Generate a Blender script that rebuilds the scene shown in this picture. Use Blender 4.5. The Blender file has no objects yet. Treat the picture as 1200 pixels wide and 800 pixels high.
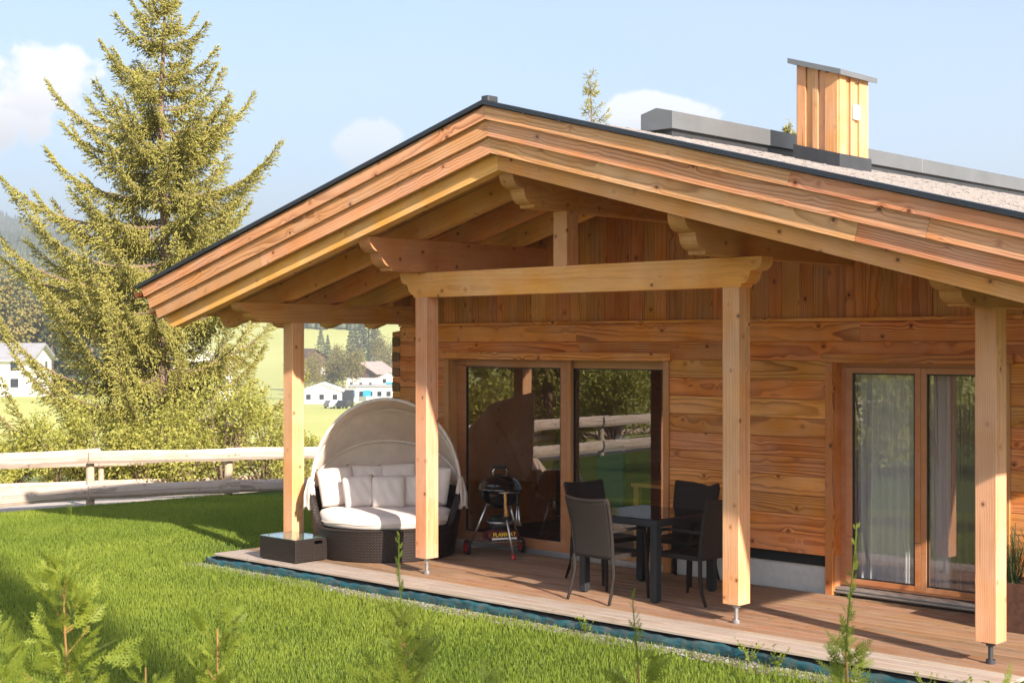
import bpy, bmesh, math, random
import numpy as np
from mathutils import Vector, Matrix, noise as mnoise

random.seed(7); np.random.seed(7)
S = bpy.context.scene
COL = S.collection
rad = math.radians

# ------------------------------------------------------------------ camera
TH = rad(43.433)
FW = (-math.sin(TH), math.cos(TH)); RT = (math.cos(TH), math.sin(TH))
CAM = (7.0, -11.9, 2.35)
cd = bpy.data.cameras.new('camera'); cam = bpy.data.objects.new('camera', cd); COL.objects.link(cam)
cam.location = CAM; cam.rotation_euler = (rad(90), 0, TH)
cd.lens = 50.7; cd.sensor_width = 36; cd.shift_y = 3.0/1200
cd.clip_start = 0.1; cd.clip_end = 9000
cd.dof.use_dof = True; cd.dof.focus_distance = 14.0; cd.dof.aperture_fstop = 6.5
S.camera = cam

def at(px, D):
    """ground position at distance D in front of the camera, in the direction of photo column px"""
    L = (px-600)/1690*D
    return (CAM[0]+FW[0]*D+RT[0]*L, CAM[1]+FW[1]*D+RT[1]*L)

# ------------------------------------------------------------------ light
SUN_EL, SUN_A = 27.0, 15.5
sd = Vector((math.cos(rad(SUN_EL))*math.cos(rad(SUN_A)), -math.cos(rad(SUN_EL))*math.sin(rad(SUN_A)), math.sin(rad(SUN_EL))))
ld = bpy.data.lights.new('sun', 'SUN'); sun = bpy.data.objects.new('sun', ld); COL.objects.link(sun)
ld.energy = 4.8; ld.angle = rad(0.8); ld.color = (1.0, 0.89, 0.76)
sun.rotation_euler = sd.to_track_quat('Z', 'Y').to_euler()
sun.location = (20, -10, 20)

world = bpy.data.worlds.new('World'); S.world = world; world.use_nodes = True
def build_world():
    nt = world.node_tree; N = nt.nodes; Lk = nt.links
    N.clear()
    out = N.new('ShaderNodeOutputWorld'); bg = N.new('ShaderNodeBackground')
    sky = N.new('ShaderNodeTexSky'); sky.sky_type = 'NISHITA'; sky.sun_disc = False
    sky.sun_elevation = rad(SUN_EL); sky.sun_rotation = rad(90+SUN_A)
    sky.air_density = 1.0; sky.dust_density = 1.0; sky.ozone_density = 2.6; sky.altitude = 900
    bg.inputs['Strength'].default_value = 0.080
    tc = N.new('ShaderNodeTexCoord')
    def M(op, a, b=None, c=None):
        n = N.new('ShaderNodeMath'); n.operation = op
        for i, v in enumerate((a, b, c)):
            if v is None: continue
            if isinstance(v, (int, float)): n.inputs[i].default_value = v
            else: Lk.new(v, n.inputs[i])
        return n.outputs[0]
    sep = N.new('ShaderNodeSeparateXYZ'); Lk.new(tc.outputs['Generated'], sep.inputs[0])
    az = M('ARCTAN2', sep.outputs[1], sep.outputs[0]); el = M('ARCSINE', sep.outputs[2])
    nz = N.new('ShaderNodeTexNoise'); nz.inputs['Scale'].default_value = 14; nz.inputs['Detail'].default_value = 9
    nz.inputs['Roughness'].default_value = 0.6
    Lk.new(tc.outputs['Generated'], nz.inputs['Vector'])
    nf = nz.outputs['Fac']
    total = None; shade = None
    blobs = []
    def px_blob(px, py, wx, wy, dens):
        a = math.atan2(FW[1]+RT[1]*(px-600)/1690, FW[0]+RT[0]*(px-600)/1690)
        k = math.hypot(1, (px-600)/1690)
        blobs.append((a, math.atan2(-(py-403)/1690, k), wx/1690, wy/1690, dens))
    px_blob(-30, 118, 150, 66, 1.0); px_blob(40, 100, 62, 52, 0.9); px_blob(432, 172, 46, 30, 0.55)
    px_blob(770, 135, 70, 26, 0.8); px_blob(-160, 150, 120, 60, 0.9)
    for a, e, wa, we, d in ((-1.2, .35, .25, .08, .9), (-2.4, .3, .3, .09, .9), (-3.0, .5, .3, .1, .8), (0.6, .32, .3, .09, .9), (-1.9, .6, .22, .1, .7), (1.2, .5, .2, .08, .7)):
        blobs.append((a, e, wa, we, d))
    for a, e, wa, we, d in blobs:
        u = M('DIVIDE', M('SUBTRACT', az, a), wa); v = M('DIVIDE', M('SUBTRACT', el, e), we)
        r2 = M('ADD', M('MULTIPLY', u, u), M('MULTIPLY', v, v))
        # soft blob broken up by noise
        q = M('SUBTRACT', 1.0, r2)
        q = M('ADD', q, M('MULTIPLY', M('SUBTRACT', nf, 0.5), 4.6))
        mr = N.new('ShaderNodeMapRange'); mr.interpolation_type = 'SMOOTHSTEP'
        mr.inputs[1].default_value = 0.0; mr.inputs[2].default_value = 0.42; mr.inputs[3].default_value = 0; mr.inputs[4].default_value = d
        Lk.new(q, mr.inputs[0])
        total = mr.outputs[0] if total is None else M('MAXIMUM', total, mr.outputs[0])
        sh = M('MULTIPLY', mr.outputs[0], M('MAXIMUM', M('MULTIPLY', v, -0.9), 0.0))
        shade = sh if shade is None else M('MAXIMUM', shade, sh)
    # thin high veil makes the whole sky pale
    veil = N.new('ShaderNodeTexNoise'); veil.inputs['Scale'].default_value = 2.2; veil.inputs['Detail'].default_value = 5
    mp = N.new('ShaderNodeMapping'); mp.inputs['Scale'].default_value = (1, 1, 3.5)
    Lk.new(tc.outputs['Generated'], mp.inputs[0]); Lk.new(mp.outputs[0], veil.inputs['Vector'])
    vm = N.new('ShaderNodeMapRange'); vm.inputs[1].default_value = .3; vm.inputs[2].default_value = .75; vm.inputs[3].default_value = .05; vm.inputs[4].default_value = .30
    Lk.new(veil.outputs['Fac'], vm.inputs[0])
    m0 = N.new('ShaderNodeMix'); m0.data_type = 'RGBA'
    Lk.new(vm.outputs[0], m0.inputs[0]); Lk.new(sky.outputs[0], m0.inputs[6]); m0.inputs[7].default_value = (4.7, 5.0, 5.4, 1)
    cc = N.new('ShaderNodeMix'); cc.data_type = 'RGBA'
    Lk.new(shade, cc.inputs[0]); cc.inputs[6].default_value = (7.2, 7.0, 6.8, 1); cc.inputs[7].default_value = (4.6, 4.4, 4.7, 1)
    m1 = N.new('ShaderNodeMix'); m1.data_type = 'RGBA'
    Lk.new(total, m1.inputs[0]); Lk.new(m0.outputs[2], m1.inputs[6]); Lk.new(cc.outputs[2], m1.inputs[7])
    Lk.new(m1.outputs[2], bg.inputs['Color']); Lk.new(bg.outputs[0], out.inputs['Surface'])
build_world()
S.view_settings.view_transform = 'Standard'; S.view_settings.look = 'None'
S.view_settings.exposure = 1.66; S.view_settings.gamma = 1.0

# ------------------------------------------------------------------ materials
class NB:
    def __init__(s, name):
        s.m = bpy.data.materials.new(name); s.m.use_nodes = True
        s.nt = s.m.node_tree; s.N = s.nt.nodes; s.L = s.nt.links
        s.N.clear(); s.out = s.N.new('ShaderNodeOutputMaterial')
    def n(s, t, **kw):
        x = s.N.new('ShaderNode'+t)
        for k, v in kw.items(): setattr(x, k, v)
        return x
    def put(s, sock, v):
        if v is None: return
        if isinstance(v, bpy.types.NodeSocket): s.L.new(v, sock)
        elif isinstance(v, (tuple, list)) and len(v) == 3 and sock.type == 'RGBA': sock.default_value = (*v, 1)
        else: sock.default_value = v
    def math(s, op, a, b=None, c=None, clamp=False):
        x = s.n('Math', operation=op, use_clamp=clamp)
        for i, v in enumerate((a, b, c)): s.put(x.inputs[i], v) if v is not None else None
        return x.outputs[0]
    def vmath(s, op, a, b=None, scale=None):
        x = s.n('VectorMath', operation=op); s.put(x.inputs[0], a)
        if b is not None: s.put(x.inputs[1], b)
        if scale is not None: s.put(x.inputs[3], scale)
        return x.outputs['Value'] if op in ('LENGTH', 'DISTANCE', 'DOT_PRODUCT') else x.outputs[0]
    def mapping(s, v, scale=(1, 1, 1), loc=(0, 0, 0), rot=(0, 0, 0)):
        x = s.n('Mapping'); s.put(x.inputs[0], v); x.inputs['Scale'].default_value = scale
        x.inputs['Location'].default_value = loc; x.inputs['Rotation'].default_value = rot
        return x.outputs[0]
    def noise(s, v, scale=5, detail=3, rough=.5, dist=0):
        x = s.n('TexNoise'); s.put(x.inputs['Vector'], v); x.inputs['Scale'].default_value = scale
        x.inputs['Detail'].default_value = detail; x.inputs['Roughness'].default_value = rough
        x.inputs['Distortion'].default_value = dist
        return x.outputs['Fac']
    def range(s, v, a, b, c=0., d=1., smooth=False):
        x = s.n('MapRange'); s.put(x.inputs[0], v)
        for i, q in enumerate((a, b, c, d)): x.inputs[i+1].default_value = q
        if smooth: x.interpolation_type = 'SMOOTHSTEP'
        return x.outputs[0]
    def mix(s, f, a, b, blend='MIX'):
        x = s.n('Mix', data_type='RGBA', blend_type=blend); s.put(x.inputs[0], f); s.put(x.inputs[6], a); s.put(x.inputs[7], b)
        return x.outputs[2]
    def ramp(s, f, stops):
        x = s.n('ValToRGB'); s.put(x.inputs[0], f); e = x.color_ramp.elements
        while len(e) < len(stops): e.new(.5)
        for q, (p, c) in zip(e, stops): q.position = p; q.color = (*c, 1) if len(c) == 3 else c
        return x.outputs[0]
    def bump(s, h, strength=.3, dist=.01):
        x = s.n('Bump'); s.put(x.inputs['Height'], h); x.inputs['Strength'].default_value = strength; x.inputs['Distance'].default_value = dist
        return x.outputs[0]
    def bsdf(s, color, rough=.6, metal=0, normal=None, spec=None, coat=None, sheen=None):
        x = s.n('BsdfPrincipled'); s.put(x.inputs['Base Color'], color); s.put(x.inputs['Roughness'], rough)
        x.inputs['Metallic'].default_value = metal
        if normal is not None: s.L.new(normal, x.inputs['Normal'])
        if spec is not None: x.inputs['Specular IOR Level'].default_value = spec
        if coat is not None: x.inputs['Coat Weight'].default_value = coat
        if sheen is not None: x.inputs['Sheen Weight'].default_value = sheen
        s.L.new(x.outputs[0], s.out.inputs[0]); return x
    def obj(s): return s.n('TexCoord').outputs['Object']
    def rnd(s): return s.n('ObjectInfo').outputs['Random']

def wood(name, base, light, dark, ring=70, ringdark=.45, knots=.9, var=.18, rough=.62, grey=None, ringamp=7.0, hue=.5, knotsize=1.0, bump=.35, groove=0):
    b = NB(name); co = b.obj(); rnd = b.rnd()
    off = b.n('CombineXYZ'); b.put(off.inputs[0], b.math('MULTIPLY', rnd, 91.7)); b.put(off.inputs[1], b.math('ADD', b.math('MULTIPLY', b.math('FRACT', b.math('MULTIPLY', rnd, 17.3)), .5), .10)); b.put(off.inputs[2], b.math('ADD', b.math('MULTIPLY', b.math('FRACT', b.math('MULTIPLY', rnd, 7.1)), .3), -.15))
    v = b.vmath('ADD', co, off.outputs[0])
    vn = b.vmath('ADD', v, b.vmath('SCALE', (13.1, 7.7, 3.3), scale=b.math('MULTIPLY', rnd, 5.0)))
    n1 = b.noise(b.mapping(vn, (.42, 4.2, 4.2)), 1.0, 1.5, .4)
    vo = b.n('TexVoronoi', feature='F1'); b.put(vo.inputs['Vector'], b.mapping(vn, (.85, 1, 1))); vo.inputs['Scale'].default_value = 6.0/knotsize
    kd = vo.outputs['Distance']
    r = b.vmath('LENGTH', b.mapping(v, (0.0001, 1, 1)))
    bend = b.math('MULTIPLY', b.math('EXPONENT', b.math('MULTIPLY', kd, -8.0)), 2.2)
    arg = b.math('ADD', b.math('ADD', b.math('MULTIPLY', r, ring), b.math('MULTIPLY', n1, ringamp)), bend)
    fr = b.math('FRACT', arg)
    line = b.ramp(fr, [(0, (0, 0, 0)), (.45, (.18, .18, .18)), (.82, (.95, .95, .95)), (.93, (1, 1, 1)), (1, (0, 0, 0))])
    fib = b.noise(b.mapping(vn, (4, 150, 150)), 1.0, 3, .6)
    broad = b.noise(b.mapping(vn, (1.2, 9, 9)), 1.0, 3, .6)
    c = b.mix(b.range(broad, .32, .7), base, light)
    strength = b.math('MULTIPLY', line, b.range(b.noise(b.mapping(vn, (.8, 3, 3)), 1.0, 1), .3, .7, ringdark*.35, ringdark))
    c = b.mix(strength, c, dark)
    c = b.mix(b.math('MULTIPLY', b.range(fib, .45, .8), .35), c, dark)
    if knots > 0:
        km = b.range(kd, .050, .105, 1, 0, True)
        halo = b.range(kd, .09, .22, .5*knots, 0, True)
        c = b.mix(halo, c, dark)
        c = b.mix(b.math('MULTIPLY', km, knots), c, tuple(x*.28 for x in dark))
    crack = b.range(b.noise(b.mapping(vn, (.55, 42, 42)), 1.0, 1.5, .4), .745, .775)
    c = b.mix(b.math('MULTIPLY', crack, .75), c, tuple(x*.25 for x in dark))
    wth = b.range(b.noise(vn, 1.7, 3, .6), .3, .7, .90, 1.07)
    cc_ = b.n('HueSaturation'); b.put(cc_.inputs['Value'], wth); b.put(cc_.inputs['Saturation'], b.range(b.noise(vn, 2.3, 2), .3, .7, 1.06, .90)); b.put(cc_.inputs['Color'], c); c = cc_.outputs[0]
    val = b.math('ADD', 1-var*.7, b.math('MULTIPLY', b.math('FRACT', b.math('MULTIPLY', rnd, 31.7)), var*1.4))
    hs = b.n('HueSaturation'); b.put(hs.inputs['Hue'], b.math('ADD', hue-.010, b.math('MULTIPLY', b.math('FRACT', b.math('MULTIPLY', rnd, 53.9)), .02)))
    b.put(hs.inputs['Value'], val); b.put(hs.inputs['Color'], c)
    c = hs.outputs[0]
    if grey is not None:
        gm = b.range(b.noise(b.mapping(vn, (2.5, 14, 14)), 1.0, 5, .65), .35, .68)
        c = b.mix(b.math('MULTIPLY', gm, grey[1]), c, grey[0])
    h = b.math('ADD', b.math('MULTIPLY', line, -.4), b.math('MULTIPLY', fib, .8))
    if groove:
        sy = b.n('SeparateXYZ'); b.put(sy.inputs[0], co)
        gv = b.math('SINE', b.math('MULTIPLY', sy.outputs[1], groove))
        h = b.math('ADD', h, b.math('MULTIPLY', gv, 1.2))
    b.bsdf(c, rough, normal=b.bump(h, bump, .003), spec=.35)
    return b.m

M = {}
M['larch_wall'] = wood('larch_wall', (.66, .255, .058), (.76, .335, .085), (.25, .062, .010), ring=80, ringdark=.85, knots=.85, var=.26, ringamp=7.5, hue=.496)
M['larch_vert'] = wood('larch_vertical', (.56, .210, .050), (.66, .275, .07), (.22, .060, .012), ring=75, ringdark=.6, knots=.9, var=.28, ringamp=5, hue=.496)
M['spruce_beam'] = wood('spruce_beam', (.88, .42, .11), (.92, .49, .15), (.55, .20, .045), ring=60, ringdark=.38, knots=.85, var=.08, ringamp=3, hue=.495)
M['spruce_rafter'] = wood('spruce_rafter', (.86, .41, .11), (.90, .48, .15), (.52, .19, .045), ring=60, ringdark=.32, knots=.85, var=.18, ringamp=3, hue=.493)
M['spruce_post'] = wood('spruce_post', (.74, .355, .165), (.81, .44, .225), (.46, .17, .065), ring=55, ringdark=.48, knots=.9, var=.06, ringamp=3.5, knotsize=.9, hue=.497)
M['purlin'] = wood('reddish_purlin', (.58, .235, .075), (.66, .30, .105), (.34, .11, .03), ring=55, ringdark=.4, knots=.8, var=.08, ringamp=4)
M['barge'] = wood('barge_larch', (.76, .335, .15), (.84, .43, .22), (.36, .11, .035), ring=60, ringdark=.8, knots=.85, var=.12, ringamp=7, knotsize=1.1)
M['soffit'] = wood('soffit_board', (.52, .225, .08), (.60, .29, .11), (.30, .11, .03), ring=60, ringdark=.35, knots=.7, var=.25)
M['frame'] = wood('door_frame_wood', (.46, .20, .075), (.52, .25, .10), (.33, .13, .045), ring=60, ringdark=.2, knots=0, var=.05, rough=.42, bump=.1)
M['deck'] = wood('deck_larch', (.34, .165, .075), (.43, .225, .11), (.15, .06, .025), ring=80, ringdark=.5, knots=.6, var=.30, grey=((.40, .315, .25), .55), groove=520, bump=.6)
M['deck_sunlit_worn'] = wood('sunlit_weathered_deck_larch', (.46, .345, .25), (.56, .45, .36), (.24, .16, .10), ring=80, ringdark=.4, knots=.5, var=.16, grey=((.52, .46, .42), .6), groove=520, bump=.6)  # rain-greyed front boards, made paler to carry the sunlit strip in colour
M['fence_wood'] = wood('fence_pine', (.52, .39, .30), (.62, .49, .39), (.18, .11, .07), ring=45, ringdark=.9, knots=.8, var=.14, grey=((.50, .43, .40), .6))
M['fence_post'] = wood('fence_post_pine', (.48, .34, .22), (.58, .43, .30), (.28, .18, .1), ring=45, ringdark=.35, knots=.6, var=.12, grey=((.42, .38, .35), .5))
M['chim'] = wood('chimney_larch', (.62, .30, .13), (.70, .38, .18), (.42, .17, .07), ring=60, ringdark=.3, knots=.2, var=.16)
M['endgrain'] = wood('end_grain', (.17, .075, .03), (.24, .11, .045), (.09, .035, .012), ring=120, ringdark=.5, knots=0, var=.3)
M['shingle'] = wood('bleached_shingle', (.225, .20, .19), (.285, .255, .24), (.11, .095, .085), ring=60, ringdark=.5, knots=0, var=.2)
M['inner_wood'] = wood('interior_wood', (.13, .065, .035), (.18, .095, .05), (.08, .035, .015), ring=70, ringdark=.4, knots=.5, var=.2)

def simple(name, col, rough=.5, metal=0, nscale=0, namp=.15, bumpd=0, spec=None, coat=None, sheen=None):
    b = NB(name); c = col; nrm = None
    if nscale:
        f = b.noise(b.obj(), nscale, 5, .6)
        c = b.mix(b.range(f, .3, .7), tuple(x*(1-namp) for x in col), tuple(min(1, x*(1+namp)) for x in col))
        if bumpd: nrm = b.bump(f, .6, bumpd)
    b.bsdf(c, rough, metal, nrm, spec, coat, sheen); return b.m
M['metal_edge'] = simple('anthracite_sheet', (.035, .042, .055), .38, .4, 3, .15)
M['hood_metal'] = simple('grey_sheet', (.20, .205, .215), .5, .5, 2, .1)
M['dark_metal'] = simple('dark_sheet', (.06, .062, .07), .5, .4, 3, .15)
M['steel'] = simple('galvanised_steel', (.42, .42, .42), .4, .8, 30, .25)
M['chrome'] = simple('bright_steel', (.62, .61, .6), .28, 1, 20, .1)
M['copper'] = simple('copper_gutter', (.42, .14, .06), .4, .8, 20, .3)
M['plinth'] = simple('rendered_plinth', (.62, .60, .57), .9, 0, 12, .07, .004)
M['black_gap'] = simple('gap_shade_black', (.018, .018, .018), .9)  # near-black that stands in for shade inside gaps
M['alu'] = simple('sill_aluminium', (.50, .48, .47), .42, .7, 10, .1)
M['gasket'] = simple('black_gasket', (.012, .012, .014), .5)
M['enamel'] = simple('black_enamel', (.008, .008, .009), .12, 0, spec=.7, coat=.6)
M['red'] = simple('red_plastic', (.55, .025, .025), .4)
M['rubber'] = simple('black_rubber', (.015, .015, .015), .7, 0, 60, .3)
M['brushwood'] = simple('brush_handle_wood', (.55, .27, .07), .5, 0, 30, .15)
M['bag'] = simple('charcoal_bag_paper', (.11, .02, .015), .6, 0, 14, .5, .01)
M['yellow'] = simple('yellow_print', (.85, .55, .03), .6)
M['white_print'] = simple('white_print', (.8, .75, .7), .6)
M['white_plastic'] = simple('white_plastic', (.8, .8, .79), .4)
M['cream'] = None
M['white_wall'] = simple('white_render', (.74, .73, .71), .9, 0, .6, .05)
M['far_roof'] = simple('grey_metal_roof', (.33, .32, .33), .6, 0, .5, .08)
M['brown_roof'] = simple('brown_roof', (.40, .30, .27), .8, 0, .5, .15)
M['far_wood'] = simple('dark_timber', (.11, .06, .045), .8, 0, .8, .3)
M['far_glass'] = simple('far_window_glass', (.03, .035, .05), .15, 0, spec=.6)
M['blue_far'] = simple('blue_paint', (.03, .30, .55), .5)
M['corten'] = simple('rusty_planter_steel', (.085, .035, .02), .8, 0, 18, .4, .003)
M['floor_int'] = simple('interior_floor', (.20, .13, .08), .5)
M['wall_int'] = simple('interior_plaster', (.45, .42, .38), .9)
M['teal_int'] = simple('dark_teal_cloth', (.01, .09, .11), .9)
M['bark'] = simple('spruce_bark', (.20, .135, .10), .95, 0, 25, .4, .02)
M['thuja_wood'] = simple('thuja_stem', (.26, .14, .04), .8, 0, 30, .25)

def fabric(name, col, tl=0):
    b = NB(name); co = b.obj()
    w = b.math('MULTIPLY', b.math('SINE', b.math('MULTIPLY', b.noise(co, 260, 1), 9.0)), .5)
    f = b.noise(co, 7, 4, .6)
    c = b.mix(b.range(f, .3, .7), tuple(x*.93 for x in col), tuple(min(1, x*1.04) for x in col))
    b.bsdf(c, .95, normal=b.bump(b.math('ADD', b.math('MULTIPLY', w, .3), b.math('MULTIPLY', f, 4.0)), .35, .004), sheen=.2, spec=.1)
    if tl:
        p = b.out.inputs[0].links[0].from_socket; t = b.n('BsdfTranslucent'); b.put(t.inputs['Color'], c); m = b.n('MixShader'); m.inputs[0].default_value = tl
        b.L.new(p, m.inputs[1]); b.L.new(t.outputs[0], m.inputs[2]); b.L.new(m.outputs[0], b.out.inputs[0])
    return b.m
M['cream'] = fabric('cream_canvas', (.93, .82, .73), .5)
M['cushion'] = fabric('cream_cushion', (.74, .64, .58))

def wicker(name, col, freq=180.):
    # woven flat strands: relief from two out-of-phase waves in object space
    b = NB(name); co = b.obj(); s = b.n('SeparateXYZ'); b.put(s.inputs[0], co)
    h = b.math('ADD', s.outputs[0], s.outputs[1])
    a = b.math('SINE', b.math('MULTIPLY', h, freq)); c = b.math('SINE', b.math('MULTIPLY', s.outputs[2], freq*1.6))
    d = b.math('MULTIPLY', a, c)
    e = b.math('ABSOLUTE', b.math('SINE', b.math('MULTIPLY', s.outputs[2], freq*.8)))
    hgt = b.math('ADD', b.math('MULTIPLY', d, .6), b.math('MULTIPLY', e, .5))
    k = b.range(hgt, -.5, .9, .2, 1.5)
    n = b.noise(b.mapping(co, (40, 40, 300)), 1, 2)
    k2 = b.math('MULTIPLY', k, b.range(n, .3, .7, .8, 1.2))
    cc = b.n('CombineXYZ')
    for i in range(3): b.put(cc.inputs[i], b.math('MULTIPLY', k2, col[i]))
    b.bsdf(cc.outputs[0], .5, normal=b.bump(hgt, .8, .004), spec=.4); return b.m
M['wicker_dark'] = wicker('dark_brown_wicker', (.019, .012, .010), 130)
M['wicker_brown'] = wicker('brown_chair_wicker', (.027, .019, .016), 420)
M['wicker_grey'] = wicker('anthracite_table_wicker', (.026, .028, .032), 300)

def glass(name, tint=(.86, .9, .92), ior=1.9, rough=0.0):
    b = NB(name); g = b.n('BsdfGlossy'); g.inputs['Roughness'].default_value = rough; g.inputs['Color'].default_value = (.95, .93, .93, 1)
    t = b.n('BsdfTransparent'); t.inputs['Color'].default_value = (*tint, 1)
    gm = b.n('NewGeometry'); cs = b.math('ABSOLUTE', b.vmath('DOT_PRODUCT', gm.outputs['Incoming'], gm.outputs['Normal']))
    f0 = ior; fr_ = b.math('ADD', f0, b.math('MULTIPLY', b.math('POWER', b.math('SUBTRACT', 1.0, cs), 5.0), 1-f0))
    # panes are never perfectly flat: a faint waviness
    f2 = b.noise(b.obj(), 1.1, 1); nb = b.bump(f2, .02, .02); b.L.new(nb, g.inputs['Normal'])
    mx = b.n('MixShader'); b.put(mx.inputs[0], fr_)
    b.L.new(t.outputs[0], mx.inputs[1]); b.L.new(g.outputs[0], mx.inputs[2]); b.L.new(mx.outputs[0], b.out.inputs[0]); return b.m
M['pane'] = glass('door_glass', (.93, .95, .95), .18)
M['table_glass'] = glass('clear_table_glass', (.75, .85, .82), .12)
M['black_glass'] = simple('black_tinted_glass', (.01, .011, .012), .06, 0, spec=.8)

def sheer():
    b = NB('sheer_curtain'); d = b.n('BsdfDiffuse'); d.inputs['Color'].default_value = (.86, .86, .88, 1)
    t = b.n('BsdfTransparent'); tr = b.n('BsdfTranslucent'); tr.inputs['Color'].default_value = (.6, .6, .62, 1)
    m1 = b.n('MixShader'); m1.inputs[0].default_value = .3; b.L.new(d.outputs[0], m1.inputs[1]); b.L.new(tr.outputs[0], m1.inputs[2])
    m2 = b.n('MixShader'); m2.inputs[0].default_value = .96; b.L.new(t.outputs[0], m2.inputs[1]); b.L.new(m1.outputs[0], m2.inputs[2])
    b.L.new(m2.outputs[0], b.out.inputs[0]); return b.m
M['sheer'] = sheer()
M['drape'] = simple('heavy_taupe_drape', (.20, .16, .15), .95)

def leaf(name, c1, c2, nscale=1.5, transl=.35, rough=.55, tcol=None):
    b = NB(name); co = b.n('TexCoord').outputs['Object']
    f = b.noise(co, nscale, 4, .65)
    attr = b.n('Attribute'); attr.attribute_name = 'tint'
    k = b.math('ADD', b.math('MULTIPLY', b.range(f, .3, .7), .5), b.math('MULTIPLY', attr.outputs['Fac'], .5), clamp=True)
    c = b.mix(k, c1, c2)
    p = b.n('BsdfPrincipled'); b.put(p.inputs['Base Color'], c); p.inputs['Roughness'].default_value = rough; p.inputs['Specular IOR Level'].default_value = .3
    t = b.n('BsdfTranslucent'); b.put(t.inputs['Color'], b.mix(.5, c, tcol or c2))
    m = b.n('MixShader'); m.inputs[0].default_value = transl
    b.L.new(p.outputs[0], m.inputs[1]); b.L.new(t.outputs[0], m.inputs[2]); b.L.new(m.outputs[0], b.out.inputs[0]); return b.m
M['spruce'] = leaf('spruce_needles', (.22, .215, .05), (.72, .65, .19), 1.2, .4)
M['spruce_far'] = leaf('far_needles', (.05, .07, .04), (.14, .15, .06), .05, .1)
M['thuja'] = leaf('thuja_scales', (.10, .15, .018), (.34, .38, .05), 4, .4)
M['shrub'] = leaf('shrub_leaves', (.20, .21, .04), (.56, .53, .13), 2, .4)
M['grass'] = leaf('grass_blades', (.092, .160, .015), (.34, .40, .055), .55, .4)
M['rosemary'] = leaf('rosemary_needles', (.05, .08, .03), (.16, .20, .07), 6, .25)
M['decid'] = leaf('autumn_leaves', (.16, .15, .04), (.38, .30, .10), .1, .2)

def ground_mat(name, cols, sc=.6, bump=.02, fine=40):
    b = NB(name); co = b.n('TexCoord').outputs['Object']
    f = b.noise(co, sc, 6, .65); g = b.noise(co, fine, 4, .7)
    c = b.mix(b.range(f, .3, .7), cols[0], cols[1]); c = b.mix(b.math('MULTIPLY', b.range(g, .35, .75), .6), c, cols[2])
    b.bsdf(c, .95, normal=b.bump(g, .7, bump), spec=.1); return b.m
M['soil_grass'] = ground_mat('lawn_soil', [(.055, .10, .014), (.11, .16, .025), (.05, .065, .02)], .6, .03, 60)
M['meadow'] = ground_mat('meadow', [(.45, .47, .14), (.55, .55, .21), (.46, .45, .17)], .02, .02, 1.0)
M['gravel'] = ground_mat('pale_gravel', [(.50, .43, .38), (.58, .52, .47), (.40, .34, .30)], .8, .02, 50)
M['pebble'] = simple('grey_pebble', (.30, .29, .29), .8, 0, 9, .6)
M['dirt'] = ground_mat('dry_border_soil', [(.20, .15, .09), (.27, .23, .12), (.15, .13, .10)], 2.5, .02, 70)
M['hill'] = ground_mat('forest_hill', [(.03, .05, .045), (.05, .065, .05), (.03, .045, .04)], .006, .5, .2)
def teal():
    b = NB('teal_pond_liner'); co = b.obj(); f = b.noise(b.mapping(co, (3, 3, 14)), 2, 4)
    sp = b.n('SeparateXYZ'); b.put(sp.inputs[0], co); g = b.noise(co, 9, 5, .7)
    c = b.mix(b.range(f, .35, .7), (.004, .055, .072), (.008, .10, .13)); c = b.mix(b.math('MULTIPLY', b.range(g, .42, .68), .6), c, (.13, .10, .07)); b.bsdf(c, .45, normal=b.bump(f, .8, .02)); return b.m
M['teal'] = teal()

# ------------------------------------------------------------------ object helpers
WM = {}
def link(o, parent=None, world=None):
    """world = the object's world matrix; parent keeps local offset"""
    COL.objects.link(o)
    world = world or Matrix.Identity(4)
    WM[o] = world
    if parent is not None:
        o.parent = parent; o.matrix_local = WM[parent].inverted() @ world
    else: o.matrix_local = world
    return o
def thing(name, label, cat, loc=(0, 0, 0), rz=0, group=None):
    o = bpy.data.objects.new(name, None); o.empty_display_size = .2
    link(o, None, Matrix.Translation(loc) @ Matrix.Rotation(rz, 4, 'Z'))
    tag(o, label, cat, group); return o
def tag(o, label=None, cat=None, group=None, kind=None):
    if label: o['label'] = label
    if cat: o['category'] = cat
    if group: o['group'] = group
    if kind: o['kind'] = kind
    return o
def mesh(name, vs, fs, mat, smooth=False):
    me = bpy.data.meshes.new(name); me.from_pydata([tuple(v) for v in vs], [], fs)
    if mat: me.materials.append(mat)
    if smooth: me.polygons.foreach_set('use_smooth', [True]*len(me.polygons))
    me.update(); return me
def nmesh(name, V, F, mat, tint=None, smooth=False):
    """numpy mesh: V (n,3), F (m,k) with k constant"""
    me = bpy.data.meshes.new(name); V = np.asarray(V, np.float32); F = np.asarray(F, np.int32)
    me.vertices.add(len(V)); me.vertices.foreach_set('co', V.ravel())
    m, k = F.shape
    me.loops.add(m*k); me.loops.foreach_set('vertex_index', F.ravel())
    me.polygons.add(m); me.polygons.foreach_set('loop_start', np.arange(m, dtype=np.int32)*k)
    me.polygons.foreach_set('loop_total', np.full(m, k, np.int32))
    if smooth: me.polygons.foreach_set('use_smooth', np.ones(m, bool))
    me.materials.append(mat); me.update(calc_edges=True)
    if tint is not None:
        a = me.attributes.new('tint', 'FLOAT', 'POINT'); a.data.foreach_set('value', np.asarray(tint, np.float32))
    return me
def ob(name, me, parent=None, world=None):
    o = bpy.data.objects.new(name, me); return link(o, parent, world)

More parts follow.
